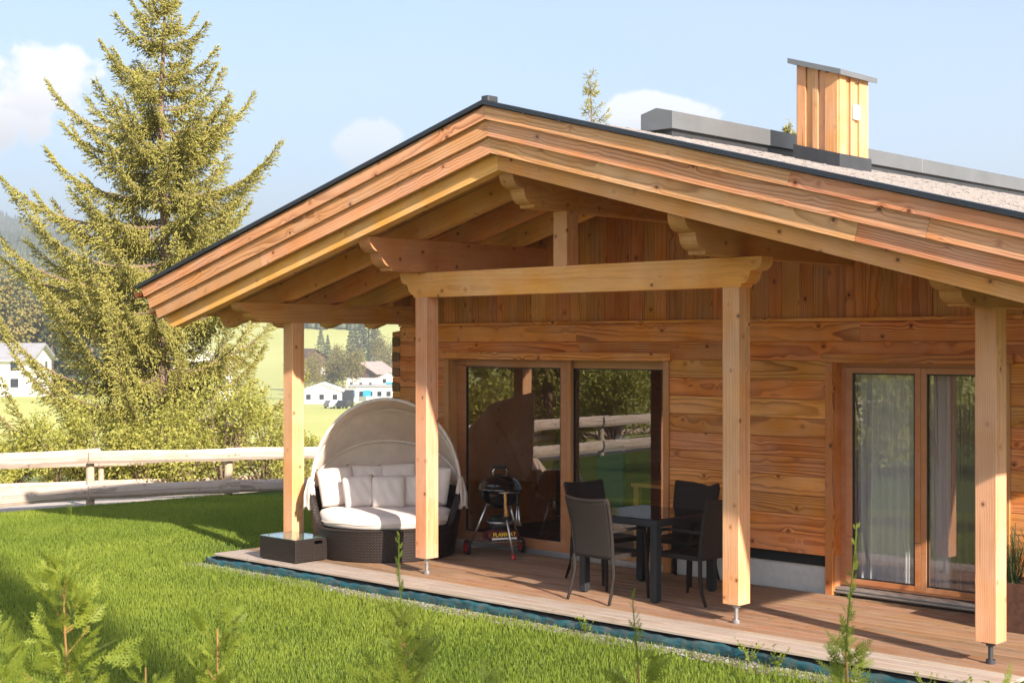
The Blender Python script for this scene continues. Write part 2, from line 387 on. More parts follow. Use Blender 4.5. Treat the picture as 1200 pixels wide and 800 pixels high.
def frame_mat(origin, xdir, zdir):
    x = Vector(xdir).normalized(); z = Vector(zdir); z = (z - x*z.dot(x)).normalized(); y = z.cross(x)
    m = Matrix.Identity(4)
    for i in range(3): m[i][0], m[i][1], m[i][2], m[i][3] = x[i], y[i], z[i], origin[i]
    return m
BC = {}
def beam_mesh(l, w, h, mat, c=.004):
    """box l x w x h along X, chamfered long edges, centred"""
    key = (round(l, 3), round(w, 4), round(h, 4), mat.name, c)
    if key in BC: return BC[key]
    a, b = w/2, h/2; c = min(c, a*.5, b*.5)
    prof = [(-a+c, -b), (a-c, -b), (a, -b+c), (a, b-c), (a-c, b), (-a+c, b), (-a, b-c), (-a, -b+c)]
    vs = [(-l/2, y, z) for y, z in prof] + [(l/2, y, z) for y, z in prof]
    fs = [(i, (i+1) % 8, 8+(i+1) % 8, 8+i) for i in range(8)]
    fs = [tuple(reversed(f)) for f in fs]
    fs += [tuple(range(8)), tuple(reversed(range(8, 16)))]
    me = mesh('beam', vs, fs, mat); BC[key] = me; return me
def beam(name, p0, p1, w, h, mat, parent, up=(0, 0, 1), c=.004):
    """beam from p0 to p1 (centre line), w across, h along up"""
    p0 = Vector(p0); p1 = Vector(p1); d = p1-p0
    return ob(name, beam_mesh(d.length, w, h, mat, c), parent, frame_mat((p0+p1)/2, d, up))
def boxo(name, x0, x1, y0, y1, z0, z1, mat, parent, c=.003, axis='x'):
    """axis-aligned box, grain along axis"""
    cx, cy, cz = (x0+x1)/2, (y0+y1)/2, (z0+z1)/2
    if axis == 'x': return beam(name, (x0, cy, cz), (x1, cy, cz), y1-y0, z1-z0, mat, parent, c=c)
    if axis == 'y': return beam(name, (cx, y0, cz), (cx, y1, cz), x1-x0, z1-z0, mat, parent, c=c)
    return beam(name, (cx, cy, z0), (cx, cy, z1), x1-x0, y1-y0, mat, parent, up=(0, 1, 0), c=c)
def slab(name, poly, t, mat, parent, world, smooth=False):
    """polygon in local XZ extruded +-t/2 along local Y"""
    n = len(poly)
    vs = [(x, -t/2, z) for x, z in poly]+[(x, t/2, z) for x, z in poly]
    fs = [tuple(range(n)), tuple(reversed(range(n, 2*n)))]+[(i, n+i, n+(i+1) % n, (i+1) % n) for i in range(n)]
    me = mesh(name, vs, fs, mat)
    bm = bmesh.new(); bm.from_mesh(me); bmesh.ops.recalc_face_normals(bm, faces=bm.faces); bm.to_mesh(me); bm.free()
    return ob(name, me, parent, world)

class MB:
    """mesh collector for one part"""
    def __init__(s): s.v = []; s.f = []
    def add(s, vs, fs, mt=None):
        o = len(s.v)
        s.v += [(mt @ Vector(v)) if mt else Vector(v) for v in vs]; s.f += [tuple(i+o for i in f) for f in fs]
    def box(s, x0, x1, y0, y1, z0, z1, mt=None):
        vs = [(x, y, z) for z in (z0, z1) for y in (y0, y1) for x in (x0, x1)]
        s.add(vs, [(0, 2, 3, 1), (4, 5, 7, 6), (0, 1, 5, 4), (2, 6, 7, 3), (0, 4, 6, 2), (1, 3, 7, 5)], mt)
    def tube(s, pts, r, n=8, cap=True, mt=None):
        pts = [Vector(p) for p in pts]; rs = r if isinstance(r, (list, tuple)) else [r]*len(pts)
        vs = []; fs = []; ref = Vector((0, 0, 1))
        for i, p in enumerate(pts):
            d = (pts[min(i+1, len(pts)-1)]-pts[max(i-1, 0)]).normalized()
            if abs(d.dot(ref)) > .97: ref = Vector((1, 0, 0)) if abs(d.x) < .9 else Vector((0, 1, 0))
            a = d.cross(ref).normalized(); b = d.cross(a);
            for k in range(n):
                t = 2*math.pi*k/n; vs.append(p+(a*math.cos(t)+b*math.sin(t))*rs[i])
        for i in range(len(pts)-1):
            for k in range(n): fs.append((i*n+k, i*n+(k+1) % n, (i+1)*n+(k+1) % n, (i+1)*n+k))
        if cap: fs += [tuple(reversed(range(n))), tuple(range((len(pts)-1)*n, len(pts)*n))]
        s.add(vs, fs, mt)
    def lathe(s, prof, n=32, mt=None, cap=False):
        vs = []; fs = []
        for r, z in prof:
            for k in range(n): t = 2*math.pi*k/n; vs.append((r*math.cos(t), r*math.sin(t), z))
        for i in range(len(prof)-1):
            for k in range(n): fs.append((i*n+k, i*n+(k+1) % n, (i+1)*n+(k+1) % n, (i+1)*n+k))
        if cap: fs += [tuple(reversed(range(n))), tuple(range((len(prof)-1)*n, len(prof)*n))]
        s.add(vs, fs, mt)
    def grid(s, fn, nu, nv, closeu=False):
        vs = [fn(i/(nu if closeu else nu-1), j/(nv-1)) for j in range(nv) for i in range(nu)]; fs = []
        for j in range(nv-1):
            for i in range(nu if closeu else nu-1): fs.append((j*nu+i, j*nu+(i+1) % nu, (j+1)*nu+(i+1) % nu, (j+1)*nu+i))
        s.add(vs, fs)
    def build(s, name, mat, parent=None, world=None, smooth=False, bevel=0, local=False):
        """vertices are in world space unless local; object origin at parent's origin"""
        me = mesh(name, s.v, s.f, mat, smooth)
        bm = bmesh.new(); bm.from_mesh(me); bmesh.ops.recalc_face_normals(bm, faces=bm.faces); bm.to_mesh(me); bm.free()
        if smooth: me.polygons.foreach_set('use_smooth', [True]*len(me.polygons))
        if world is None and local and parent is not None: world = WM[parent]
        o = ob(name, me, parent, world)
        if bevel:
            md = o.modifiers.new('bevel', 'BEVEL'); md.width = bevel; md.segments = 2; md.limit_method = 'ANGLE'; md.angle_limit = rad(40)
        return o
def clone(o, mat=None, parent=None, label=None, **kw):
    """copy a thing with its parts and sub-parts"""
    c = o.copy(); link(c, parent, mat if mat is not None else (WM[parent] @ o.matrix_local if parent else WM[o]))
    if label: c['label'] = label
    for ch in [q for q in WM if q.parent == o]: clone(ch, None, c)
    return c

# ------------------------------------------------------------------ terrain
def interp(x, xs, ys): return np.interp(x, xs, ys)
def terrain(x, y):
    x = np.asarray(x, float); y = np.asarray(y, float)
    D = (x-CAM[0])*FW[0]+(y-CAM[1])*FW[1]; L = (x-CAM[0])*RT[0]+(y-CAM[1])*RT[1]
    t = np.clip(L/np.maximum(D, 30), -1.2, 1.2)
    z = interp(D, [0, 22, 26, 40, 80, 150, 200, 330, 450, 600, 680, 760, 900, 1100, 1300], [-.14, -.14, -.35, -1.1, -2.9, -5.6, -7.2, -11.3, -13.6, -14.5, -10, 1, 22, 46, 70])
    w_ = np.clip((-t-.22)/.08, 0, 1)*np.clip((D-70)/80, 0, 1)*np.clip((330-D)/60, 0, 1); z = z+2.3*w_*w_*(3-2*w_)
    R = np.hypot(D, L)
    far = np.clip((R-1100)/1500, 0, 1); far = far*far*(3-2*far)
    hgt = interp(t, [-1.2, -.6, -.355, -.26, -.14, -.05, .2, .6, 1.2], [150, 150, 106, 84, 70, 60, 80, 120, 140])
    wob = 14*np.sin(x*.006+1.3)+9*np.sin(y*.011+x*.004)+5*np.sin(x*.023-y*.017)
    return z+far*(hgt+wob)
def tz(x, y): return float(terrain(x, y))

def build_ground():
    a0 = math.atan2(FW[1], FW[0])
    ang = np.concatenate([np.linspace(-.42, .42, 150), np.linspace(.42, 2*math.pi-.42, 90)[1:-1]])+a0
    rr = np.concatenate([[0.01], np.geomspace(4, 4200, 100)])
    V = []; n = len(ang)
    X = CAM[0]+np.outer(rr, np.cos(ang)); Y = CAM[1]+np.outer(rr, np.sin(ang)); Z = terrain(X, Y)
    V = np.stack([X, Y, Z], -1).reshape(-1, 3)
    i = np.arange(len(rr)-1)[:, None]; k = np.arange(n)[None, :]; k2 = (k+1) % n
    F = np.stack([i*n+k, (i+1)*n+k, (i+1)*n+k2, i*n+k2], -1).reshape(-1, 4)
    near = rr[(F[:, 0]//n)] < 1150
    o = ob('ground', nmesh('ground', V, F, M['meadow'], smooth=True)); o['kind'] = 'structure'
    o.data.materials.append(M['hill'])
    o.data.polygons.foreach_set('material_index', (~near).astype(np.int32))
build_ground()

def fx(y): return -12.72+.062*(y-2.2)           # line of the near fence
FD = Vector((.062, 1, 0)).normalized(); FNm = Vector((-1, .062, 0)).normalized()
ZL = -.134
m = mesh('lawn', [(fx(-30)-.1, -30, ZL), (26, -30, ZL), (26, 14, ZL), (fx(14)-.1, 14, ZL)], [(0, 1, 2, 3)], M['soil_grass'])
tag(ob('lawn', m), kind='structure')
vs = []; ys = np.linspace(-30, 34, 65)
for y in ys:
    for k, w in ((0, -.15), (1, -2.3)): vs.append((fx(y)+w, y, tz(fx(y)+w, y)+.012+(.0 if y < 8 else .03)))
tag(ob('gravel_path', mesh('gravel_path', vs, [(2*i+1, 2*i, 2*i+2, 2*i+3) for i in range(64)], M['gravel'])), kind='structure')
# narrow soil / gravel border along the deck
vs = []; fs = []
n = 60
for i in range(n+1):
    x = -6.95+i*(9.9/n); w = .20+.07*math.sin(i*.7)+.05*math.sin(i*1.9)
    vs += [(x, -2.40, ZL+.008), (x, -2.46-w, ZL+.004)]
fs = [(2*i, 2*i+1, 2*i+3, 2*i+2) for i in range(n)]
tag(ob('border_strip', mesh('border_strip', vs, fs, M['dirt'])), kind='structure')

# ------------------------------------------------------------------ grass
def build_grass():
    rs = np.random.RandomState(3); N = 430000
    D = 5.5+(23.5-5.5)*rs.rand(N*2)**.95; t = rs.uniform(-.42, .42, N*2)
    keep = rs.rand(N*2) < np.clip(D/23.5+.12, 0, 1)
    L = t*D; x = CAM[0]+FW[0]*D+RT[0]*L; y = CAM[1]+FW[1]*D+RT[1]*L
    fxx = -12.72+.062*(y-2.2)
    keep &= x > fxx+.02+.10*rs.rand(len(x))
    bw = .26+.10*np.sin(x*4.2)+.08*np.sin(x*1.7+1)
    keep &= ~((x > -6.75) & (y > -2.42-bw*rs.rand(len(x))**.5) & ((rs.rand(len(x)) > .14) | (y > -2.445)))
    keep &= ~((x > 2.5) & (y > -2.4))
    bare = np.exp(-(((x+7.6)/1.0)**2+((y+1.6)/.45)**2))        # thin dry patch by the deck corner
    keep &= rs.rand(len(x)) > bare*.75
    x = x[keep]; y = y[keep]; D = D[keep]; n = len(x)
    f = .5+.5*np.sin(x*1.1+1.7*np.sin(y*.8))*np.sin(y*1.3+.6)
    h = (.032+.024*rs.rand(n))*(.8+.35*f); w = (.0022+.00027*D)*(.8+.5*rs.rand(n))
    a = rs.uniform(0, 2*np.pi, n); lean = rs.uniform(.05, .55, n)*h; la = rs.uniform(0, 2*np.pi, n)
    ca, sa = np.cos(a)*w/2, np.sin(a)*w/2; lx, ly = np.cos(la)*lean, np.sin(la)*lean
    z0 = np.full(n, ZL)
    V = np.empty((n, 5, 3), np.float32)
    V[:, 0] = np.stack([x-ca, y-sa, z0], -1); V[:, 1] = np.stack([x+ca, y+sa, z0], -1)
    V[:, 2] = np.stack([x+ca*.8+lx*.4, y+sa*.8+ly*.4, z0+h*.6], -1); V[:, 3] = np.stack([x-ca*.8+lx*.4, y-sa*.8+ly*.4, z0+h*.6], -1)
    V[:, 4] = np.stack([x+lx, y+ly, z0+h], -1)
    b = np.arange(n)[:, None]*5
    F = np.concatenate([b+np.array([0, 1, 2]), b+np.array([0, 2, 3]), b+np.array([3, 2, 4])])
    tint = np.repeat(np.clip(rs.normal(.45, .28, n)+.22*np.sin(x*.9+2*np.sin(y*.7))*np.sin(y*1.1+.5*x), 0, 1.0), 5)
    o = ob('lawn_grass', nmesh('lawn_grass', V.reshape(-1, 3), F, M['grass'], tint)); o['kind'] = 'stuff'
    tag(o, 'short green lawn grass in front of the chalet deck', 'grass')
build_grass()

def build_clover():
    rs = np.random.RandomState(12); n = 5200
    D = rs.uniform(8, 17, n); L = rs.uniform(-.4, .4, n)*D; x = CAM[0]+FW[0]*D+RT[0]*L; y = CAM[1]+FW[1]*D+RT[1]*L
    patch = np.sin(x*1.9+1.3*np.sin(y*2.1))*np.sin(y*2.3+.4)
    k = (patch > .25) & (x > -12.6+.06*y) & ~((x > -6.8) & (y > -2.6)); x, y = x[k], y[k]; n = len(x)
    V = []; F = []; tint = []
    z = ZL+rs.uniform(.022, .046, n); r = rs.uniform(.006, .011, n); a0 = rs.uniform(0, 6.28, n)
    for q in range(3):
        a = a0+q*2.094; cx_, cy_ = x+np.cos(a)*r, y+np.sin(a)*r; tilt = rs.uniform(-.003, .003, (4, n))
        P = [np.stack([x, y, z], -1), np.stack([cx_+np.cos(a+1.2)*r*.8, cy_+np.sin(a+1.2)*r*.8, z+tilt[0]], -1), np.stack([x+np.cos(a)*r*2.1, y+np.sin(a)*r*2.1, z+tilt[1]], -1), np.stack([cx_+np.cos(a-1.2)*r*.8, cy_+np.sin(a-1.2)*r*.8, z+tilt[2]], -1)]
        V.append(np.stack(P, 1).reshape(-1, 3))
    V = np.concatenate(V); F = np.arange(len(V)).reshape(-1, 4)
    o = ob('clover', nmesh('clover', V, F, M['thuja'], np.full(len(V), .1))); tag(o, 'patches of low clover leaves scattered through the lawn', 'clover', kind='stuff')
build_clover()

def build_pebbles():
    rs = np.random.RandomState(5); n = 2600
    x = rs.uniform(-6.9, 2.7, n); y = -2.45-rs.rand(n)**1.3*.24; s = rs.uniform(.005, .014, n)
    base = np.array([(1, 0, 0), (0, 1, 0), (-1, 0, 0), (0, -1, 0), (0, 0, .7), (0, 0, -.5)])
    fc = np.array([(0, 1, 4), (1, 2, 4), (2, 3, 4), (3, 0, 4)])
    a = rs.uniform(0, 6.28, n); c, s_ = np.cos(a), np.sin(a)
    V = np.empty((n, 6, 3)); bx = base[None, :, 0]*rs.uniform(.8, 1.4, n)[:, None]; by = np.broadcast_to(base[None, :, 1], (n, 6))
    V[..., 0] = x[:, None]+(bx*c[:, None]-by*s_[:, None])*s[:, None]; V[..., 1] = y[:, None]+(bx*s_[:, None]+by*c[:, None])*s[:, None]
    V[..., 2] = ZL+.008+base[None, :, 2]*s[:, None]
    F = (np.arange(n)[:, None, None]*6+fc[None]).reshape(-1, 3)
    o = ob('border_gravel', nmesh('border_gravel', V.reshape(-1, 3), F, M['pebble'])); tag(o, 'loose grey gravel along the teal edging of the deck', 'gravel', kind='stuff')
build_pebbles()

# ------------------------------------------------------------------ fences
def build_fence(name, label, off, y0, y1, step, rails, ptop, pr, rail_h, rail_t, seed):
    rnd = random.Random(seed)
    T = thing(name, label, 'fence', (fx(y0)+off, y0, tz(fx(y0)+off, y0)), 0)
    y = y0; ys = []
    while y < y1: ys.append(y); y += step
    for k, yy in enumerate(ys):
        x = fx(yy)+off-.09; z = max(tz(x, yy), -9)
        mb = MB(); r = pr*rnd.uniform(.9, 1.1)
        top = z+ptop+rnd.uniform(-.03, .05)
        mb.tube([(0, 0, -.2), (0, 0, (top-z)*.5), (rnd.uniform(-.01, .01), 0, top-z-.02), (0, 0, top-z)], [r, r, r*.98, r*.8], 12)
        o = mb.build('post', M['fence_post'], T, Matrix.Translation((x, yy, z)), smooth=False)
    for k in range(0, len(ys)-1):
        for (zr) in rails:
            ya, yb = ys[k]-.12, ys[k+1]+.1
            off2 = off+(.045 if k % 2 else -.0)
            jit = rnd.uniform(-.015, .015)
            pa = Vector((fx(ya)+off2, ya, tz(fx(ya)+off2, ya)+zr+jit)); pb = Vector((fx(yb)+off2, yb, tz(fx(yb)+off2, yb)+zr+rnd.uniform(-.015, .015)))
            l = (pb-pa).length
            # slabbed log: flat back, rounded front
            hh = rail_h*rnd.uniform(.92, 1.06)/2
            prof = [(-rail_t*.45, -hh*.8), (rail_t*.25, -hh), (rail_t*.55, -hh*.55), (rail_t*.6, hh*.1), (rail_t*.5, hh*.6), (rail_t*.2, hh), (-rail_t*.45, hh*.85)]
            m_ = len(prof); segs = 6; vs = []; fs = []
            for i in range(segs+1):
                s = i/segs; sc = 1+.05*math.sin(i*1.7+k)
                for a, b in prof: vs.append((-l/2+l*s, -a*sc, b*sc))
            for i in range(segs):
                for q in range(m_): fs.append((i*m_+q, i*m_+(q+1) % m_, (i+1)*m_+(q+1) % m_, (i+1)*m_+q))
            fs += [tuple(range(m_)), tuple(reversed(range(segs*m_, (segs+1)*m_)))]
            ob('rail', mesh('rail', vs, fs, M['fence_wood']), T, frame_mat((pa+pb)/2, pb-pa, (0, 0, 1)))
    return T
build_fence('rail_fence', 'pale log rail fence with round posts at the edge of the lawn', 0, -27.2, 16, 2.45, (.235, .775), .70, .065, .215, .09, 1)
build_fence('path_fence', 'second low rail fence on the far side of the gravel path', -2.75, -26.0, 12, 2.5, (.22, .60), .66, .045, .13, .06, 2)

# ------------------------------------------------------------------ house
XR = -1.91; SL = 0.265; ZT = 4.452          # ridge X, roof slope, height of roof top at the ridge
XL, XE = -7.42, 4.40                         # eaves
YF, YB = -2.84, 10.2
def rz(x, dz=0): return ZT-SL*abs(x-XR)+dz
rn = random.Random(11)
H = thing('log_chalet', 'single storey larch log chalet with wide gabled porch roof and timber posts', 'house')

# core walls (behind the planks) with openings cut out as separate boxes
WX0, WX1 = -6.16, 2.475
core = MB()
def wallbox(x0, x1, z0, z1): core.box(x0, x1, .03, .16, max(z0, .362), z1)
wallbox(WX0, -5.29, -.1, 2.6); wallbox(-5.29, -2.10, 2.18, 2.6); wallbox(-2.10, -.10, .0, 2.6)
wallbox(-.10, 1.53, 2.19, 2.6); wallbox(1.53, WX1, 0, 2.6)
# gable part
core.add([(WX0, .03, 2.6), (WX1, .03, 2.6), (WX1, .03, rz(WX1, -.4)), (XR, .03, rz(XR, -.4)), (WX0, .03, rz(WX0, -.4)),
          (WX0, .16, 2.6), (WX1, .16, 2.6), (WX1, .16, rz(WX1, -.4)), (XR, .16, rz(XR, -.4)), (WX0, .16, rz(WX0, -.4))],
         [(0, 1, 2, 3, 4), (9, 8, 7, 6, 5), (0, 5, 6, 1), (1, 6, 7, 2), (2, 7, 8, 3), (3, 8, 9, 4), (4, 9, 5, 0)])
core.box(WX0, WX0+.15, .161, YB-.6, -.1, 3.0); core.box(WX1-.15, WX1, .161, YB-.6, -.1, 3.0); core.box(WX0, WX1, YB-.6, YB-.45, -.1, 3.0)
wall = core.build('wall', M['larch_vert'], H)
# horizontal facade planks
OPEN = [(-5.363, -2.030), (-.190, 1.612)]
courses = [(2.56-.184*(i+1), 2.56-.184*i) for i in range(12)]
def planks_row(z0, z1, x0, x1, dy):
    x = x0
    while x < x1-1e-3:
        l = rn.uniform(1.9, 3.6)
        nx = min(x1, x+l)
        if x1-nx < .45: nx = x1
        boxo('plank', x+.001, nx-.001, -dy, .028, z0+.0015, z1-.0015, M['larch_wall'], wall, c=.004)
        x = nx
for i, (z0, z1) in enumerate(courses):
    dy = .0+rn.uniform(0, .004)
    if z0 > 2.17:
        planks_row(z0, z1, -6.155, 2.475, dy)
    elif z1 > 2.26:        # row crossing the header boards
        planks_row(max(z0, 2.262), z1, -6.155, 2.475, dy)
        for a, b_ in ((-6.155, -5.40), (-1.99, -.20), (1.62, 2.475)): planks_row(z0, 2.262, a, b_, dy)
    else:
        segs = [(-6.155, -5.363), (-2.030, -.190), (1.612, 2.475)]
        for a, b_ in segs: planks_row(z0, z1, a, b_, dy)
boxo('cap_board', -6.155, 2.475, -.028, .028, 2.562, 2.597, M['larch_wall'], wall)
# dovetailed log ends at the left corner
for i in range(12):
    z0, z1 = courses[i]; zc = (z0+z1)/2
    a, b_ = .060, .044
    slab('log_end', [(-.068, -a+.0), (.068, -b_), (.068, b_), (-.068, a)], .12, M['endgrain'], wall, Matrix.Translation((-6.224, .05, z0)))
    slab('dovetail', [(-.068, -.184+a+.004), (.068, -.184+b_+.004), (.068, -b_-.004), (-.068, -a-.004)], .12, M['larch_wall'], wall, Matrix.Translation((-6.224, .055, z1)))
# side wall logs seen from the left end (simple courses)
for i, (z0, z1) in enumerate(courses):
    boxo('plank', -6.30, -6.165, .125, YB-.46, z0+.002, z1-.002, M['larch_wall'], wall, axis='y')
    boxo('plank', 2.478, 2.52, .0, YB-.46, z0+.002, z1-.002, M['larch_wall'], wall, axis='y')
# vertical gable boards
x = -6.29
while x < 2.475:
    w = rn.choice([.13, .15, .19, .20, .21, .17]); nx = min(x+w, 2.475)
    zt = lambda q: rz(q, -.36)
    zA, zB = zt(x), zt(nx)
    pts = [(2.60, x+.0015), (2.60, nx-.0015), (zB, nx-.0015)]
    if x < XR < nx: pts.append((zt(XR), XR))
    pts.append((zA, x+.0015))
    # local X is vertical (grain), local Z across
    cx_, cz_ = (x+nx)/2, (2.60+zA)/2
    poly = [(p[0]-cz_, -(p[1]-cx_)) for p in pts]
    d = rn.uniform(0, .010)
    slab('gable_board', poly, .022, M['larch_vert'], wall, frame_mat((cx_, .016-d*.6, cz_), (0, 0, 1), (-1, 0, 0)))
    x = nx
# plinth
for a, b_ in ((-2.0, -.135), (-6.2, -5.3), (1.62, 2.45)):
    pl = MB(); pl.box(a, b_, .085, .16, -.05, .243); pl.build('plinth', M['plinth'], H)
    pg = MB(); pg.box(a, b_, .06, .16, .245, .355); pg.build('plinth_gap_shade', M['black_gap'], H)  # second box is a black strip standing in for the shaded gap under the cladding

# --- roof: cover, rafters, boarding, barge boards
th_r = math.atan(SL)
rf = MB()
for sgn, xe in ((-1, XL), (1, XE)):
    a = [(XR, ZT-.03), (xe, rz(xe, -.03)), (xe, rz(xe, -.30)), (XR, ZT-.30)]
    if sgn < 0: a = a[::-1]
    for_y = (YF+.10, YB)
    vs = [(p[0], y, p[1]) for y in for_y for p in a]
    rf.add(vs, [(0, 1, 2, 3), (7, 6, 5, 4), (0, 4, 5, 1), (1, 5, 6, 2), (2, 6, 7, 3), (3, 7, 4, 0)])
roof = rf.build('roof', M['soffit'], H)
# shingle courses on both slopes
sh = MB()
for sgn, xe in ((1, XE), (-1, XL)):
    k = 0; ln = abs(xe-XR); step = .19
    while k*step < ln:
        x0 = XR+sgn*min(ln, (k+1)*step+.02); x1 = XR+sgn*k*step
        y = YF+.05
        rr_ = random.Random(k*7+5)
        while y < YB:
            w = rr_.uniform(.10, .26) if sgn > 0 else rr_.uniform(.3, .6); j = rr_.uniform(0, .006); y2 = min(YB, y+w)
            z0_, z1_ = rz(x0)+.022+j, rz(x1)+.004
            vs = [(x0, y+.002, z0_), (x0, y2-.002, z0_), (x1, y2-.002, z1_), (x1, y+.002, z1_), (x0, y+.002, z0_-.018), (x0, y2-.002, z0_-.018)]
            sh.add(vs, [(0, 1, 2, 3), (0, 4, 5, 1)])
            y = y2
        k += 1
tag(sh.build('shingles', M['shingle'], roof), kind='stuff')
# soffit boards along y, between rafters, lying under the roof slab
for sgn, xe in ((-1, XL), (1, XE)):
    ln = abs(xe-XR)/math.cos(th_r); k = 0; w = .145
    ux = Vector((sgn*math.cos(th_r), 0, -math.sin(th_r)))
    base = Vector((XR, 0, ZT-.318))
    while (k+1)*w < ln-.02:
        c_ = base+ux*((k+.5)*w)
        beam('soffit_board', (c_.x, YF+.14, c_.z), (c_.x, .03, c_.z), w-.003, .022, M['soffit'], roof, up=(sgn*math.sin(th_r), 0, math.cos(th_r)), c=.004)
        k += 1
# rafters every .73 m, tails with angled cut
def rafter(y, wd, sgn, mat, name='rafter'):
    xe = -7.20 if sgn < 0 else 4.18
    top, bot = -.335, -.555
    ln = abs(xe-XR)/math.cos(th_r)
    poly = [(0, 0), (ln+.02, 0), (ln-.05, -.165), (ln-.13, -.213), (.213*math.tan(th_r)+.001, -.213)]
    o = Vector((XR+sgn*.001, y, ZT+top))
    xd = (sgn*math.cos(th_r), 0, -math.sin(th_r)); zd = (sgn*math.sin(th_r), 0, math.cos(th_r))
    slab(name, poly, wd, mat, roof, frame_mat(o, xd, zd))
for k in range(5):
    y = -2.65+.73*k+.04
    if y > -.1 and k < 4: continue
    for sgn in (-1, 1): rafter(y, .10 if k else .12, sgn, M['spruce_rafter'])
# barge boards: three stepped layers, outermost on top
def barge(y0, ztop, zbot, sgn, cut, joints):
    xe = XL if sgn < 0 else XE
    ln = abs(xe-XR)/math.cos(th_r)-cut
    ct = math.cos(th_r)
    o = Vector((XR, y0+.018, ZT)); xd = (sgn*ct, 0, -math.sin(th_r)); zd = (sgn*math.sin(th_r), 0, ct)
    a, b_ = ztop*ct, zbot*ct; tn = math.tan(th_r)
    xs = [0]+joints+[ln]
    for i in range(len(xs)-1):
        x0, x1 = xs[i], xs[i+1]
        # plumb cut at the ridge, square cut elsewhere
        p0t = x0-(a*tn if i == 0 else 0)+(.001 if i == 0 else .0015); p0b = x0-(b_*tn if i == 0 else 0)+(.001 if i == 0 else .0015)
        lastc = -.03 if i == len(xs)-2 else 0
        slab('barge_board', [(p0b, b_), (x1-.0015+lastc, b_), (x1-.0015, a), (p0t, a)], .036, M['barge'], roof, frame_mat(o, xd, zd))
for sgn in (-1, 1):
    barge(-2.841, -.003, -.120, sgn, 0, [4.1 if sgn < 0 else 3.25])
    barge(-2.803, -.112, -.268, sgn, .03, [2.55 if sgn < 0 else 4.4])
    barge(-2.766, -.260, -.412, sgn, .10, [3.55 if sgn < 0 else 3.85])
# dark drip edge along the verge
for sgn, xe in ((-1, XL-.07), (1, XE+.07)):
    de = MB()
    a = [(XR, .045), (xe, .045), (xe, .006), (XR, .006)]
    P = [(x_, rz(x_)+z_) for x_, z_ in a]
    vs = [(p[0], y, p[1]) for y in (-2.875, -2.70) for p in P]
    de.add(vs, [(0, 1, 2, 3), (7, 6, 5, 4), (0, 4, 5, 1), (1, 5, 6, 2), (2, 6, 7, 3), (3, 7, 4, 0)])
    de.build('verge_flashing', M['metal_edge'], roof)
rc = MB(); rc.box(XR-.035, XR+.05, -2.85, -2.72, ZT+.03, ZT+.085); rc.build('ridge_cap', M['dark_metal'], roof, bevel=.01)
# copper gutter on the left eave, and the right one
for xe in (XL-.06, XE+.07):
    g = MB(); n_ = 10; r_ = .065
    zc = rz(xe)-.035
    def gf(u, v, xe=xe, zc=zc): t = math.pi+u*math.pi; return (xe+r_*math.cos(t), YF-.02+v*(YB-YF), zc+r_*math.sin(t))
    g.grid(gf, n_, 2)
    ring = [(xe+r_*math.cos(math.pi+math.pi*k/9), YF-.02, zc+r_*math.sin(math.pi+math.pi*k/9)) for k in range(10)]
    g.add(ring, [tuple(range(10))]); o = g.build('gutter', M['copper'], H)
    md = o.modifiers.new('s', 'SOLIDIFY'); md.thickness = .004
# ridge vent hood
hd = MB(); y0, y1 = -.38, 10.0
P = [(-2.107, 4.50), (-1.713, 4.50), (-1.713, 4.672), (XR, 4.72), (-2.107, 4.672)]
vs = [(p[0], y, p[1]) for y in (y0, y1) for p in P]
hd.add(vs, [(0, 1, 2, 3, 4), (9, 8, 7, 6, 5)]+[(i, 5+i, 5+(i+1) % 5, (i+1) % 5) for i in range(5)])
hood = hd.build('ridge_vent', M['hood_metal'], roof)
hb = MB(); hb.box(-2.06, -1.76, y0+.06, y1-.06, 4.36, 4.499); hb.build('vent_base', M['dark_metal'], roof)
for yy in (2.4, 4.8):
    sm = MB(); sm.box(-1.7135, -1.7095, yy-.004, yy+.004, 4.502, 4.67); sm.build('seam', M['alu'], roof)
# chimney
CX0, CX1, CY0, CY1 = -1.307, -.819, 1.28, 1.86
def cz_top(x): return 5.31-.31*(x-CX0)
CH = MB(); CH.box(CX0+.03, CX1-.03, CY0+.03, CY1-.03, 3.9, 5.12); chim = CH.build('chimney', M['chim'], H)
def chim_board(p, q, nrm, proud):
    # vertical board between plan points p,q
    p = Vector((*p, 0)); q = Vector((*q, 0)); c_ = (p+q)/2; w = (q-p).length-.002; n_ = Vector((*nrm, 0))
    zt = cz_top(c_.x)-.01; zb = rz(c_.x)+.135
    beam('chimney_board', c_+n_*(proud-.012)+Vector((0, 0, zb)), c_+n_*(proud-.012)+Vector((0, 0, zt)), .022, w, M['chim'], chim, up=(q-p), c=.003)
def run(p, q, nrm):
    p = Vector(p); q = Vector(q); L_ = (q-p).length; u = (q-p)/L_; x = 0; k = 0
    ws = [.11, .085, .07, .085, .16]; tot = sum(ws)
    for k, w in enumerate(ws):
        a = p+u*x; b_ = p+u*(x+w/tot*L_)
        chim_board(a, b_, nrm, .018 if k % 2 == 0 else -.004); x += w/tot*L_
run((CX0, CY0), (CX1, CY0), (0, -1)); run((CX1, CY0), (CX1, CY1), (1, 0)); run((CX1, CY1), (CX0, CY1), (0, 1)); run((CX0, CY1), (CX0, CY0), (-1, 0))
cp = MB(); e = .085
for_x = (CX0-.075, CX1+.075)
cp.add([(x_, y_, 5.298-.31*(x_-CX0)+dz) for dz in (0, .055) for y_ in (CY0-e, CY1+e) for x_ in for_x], [(0, 2, 3, 1), (4, 5, 7, 6), (0, 1, 5, 4), (2, 6, 7, 3), (0, 4, 6, 2), (1, 3, 7, 5)])
cp.build('chimney_cap', M['hood_metal'], chim)
fl = MB()
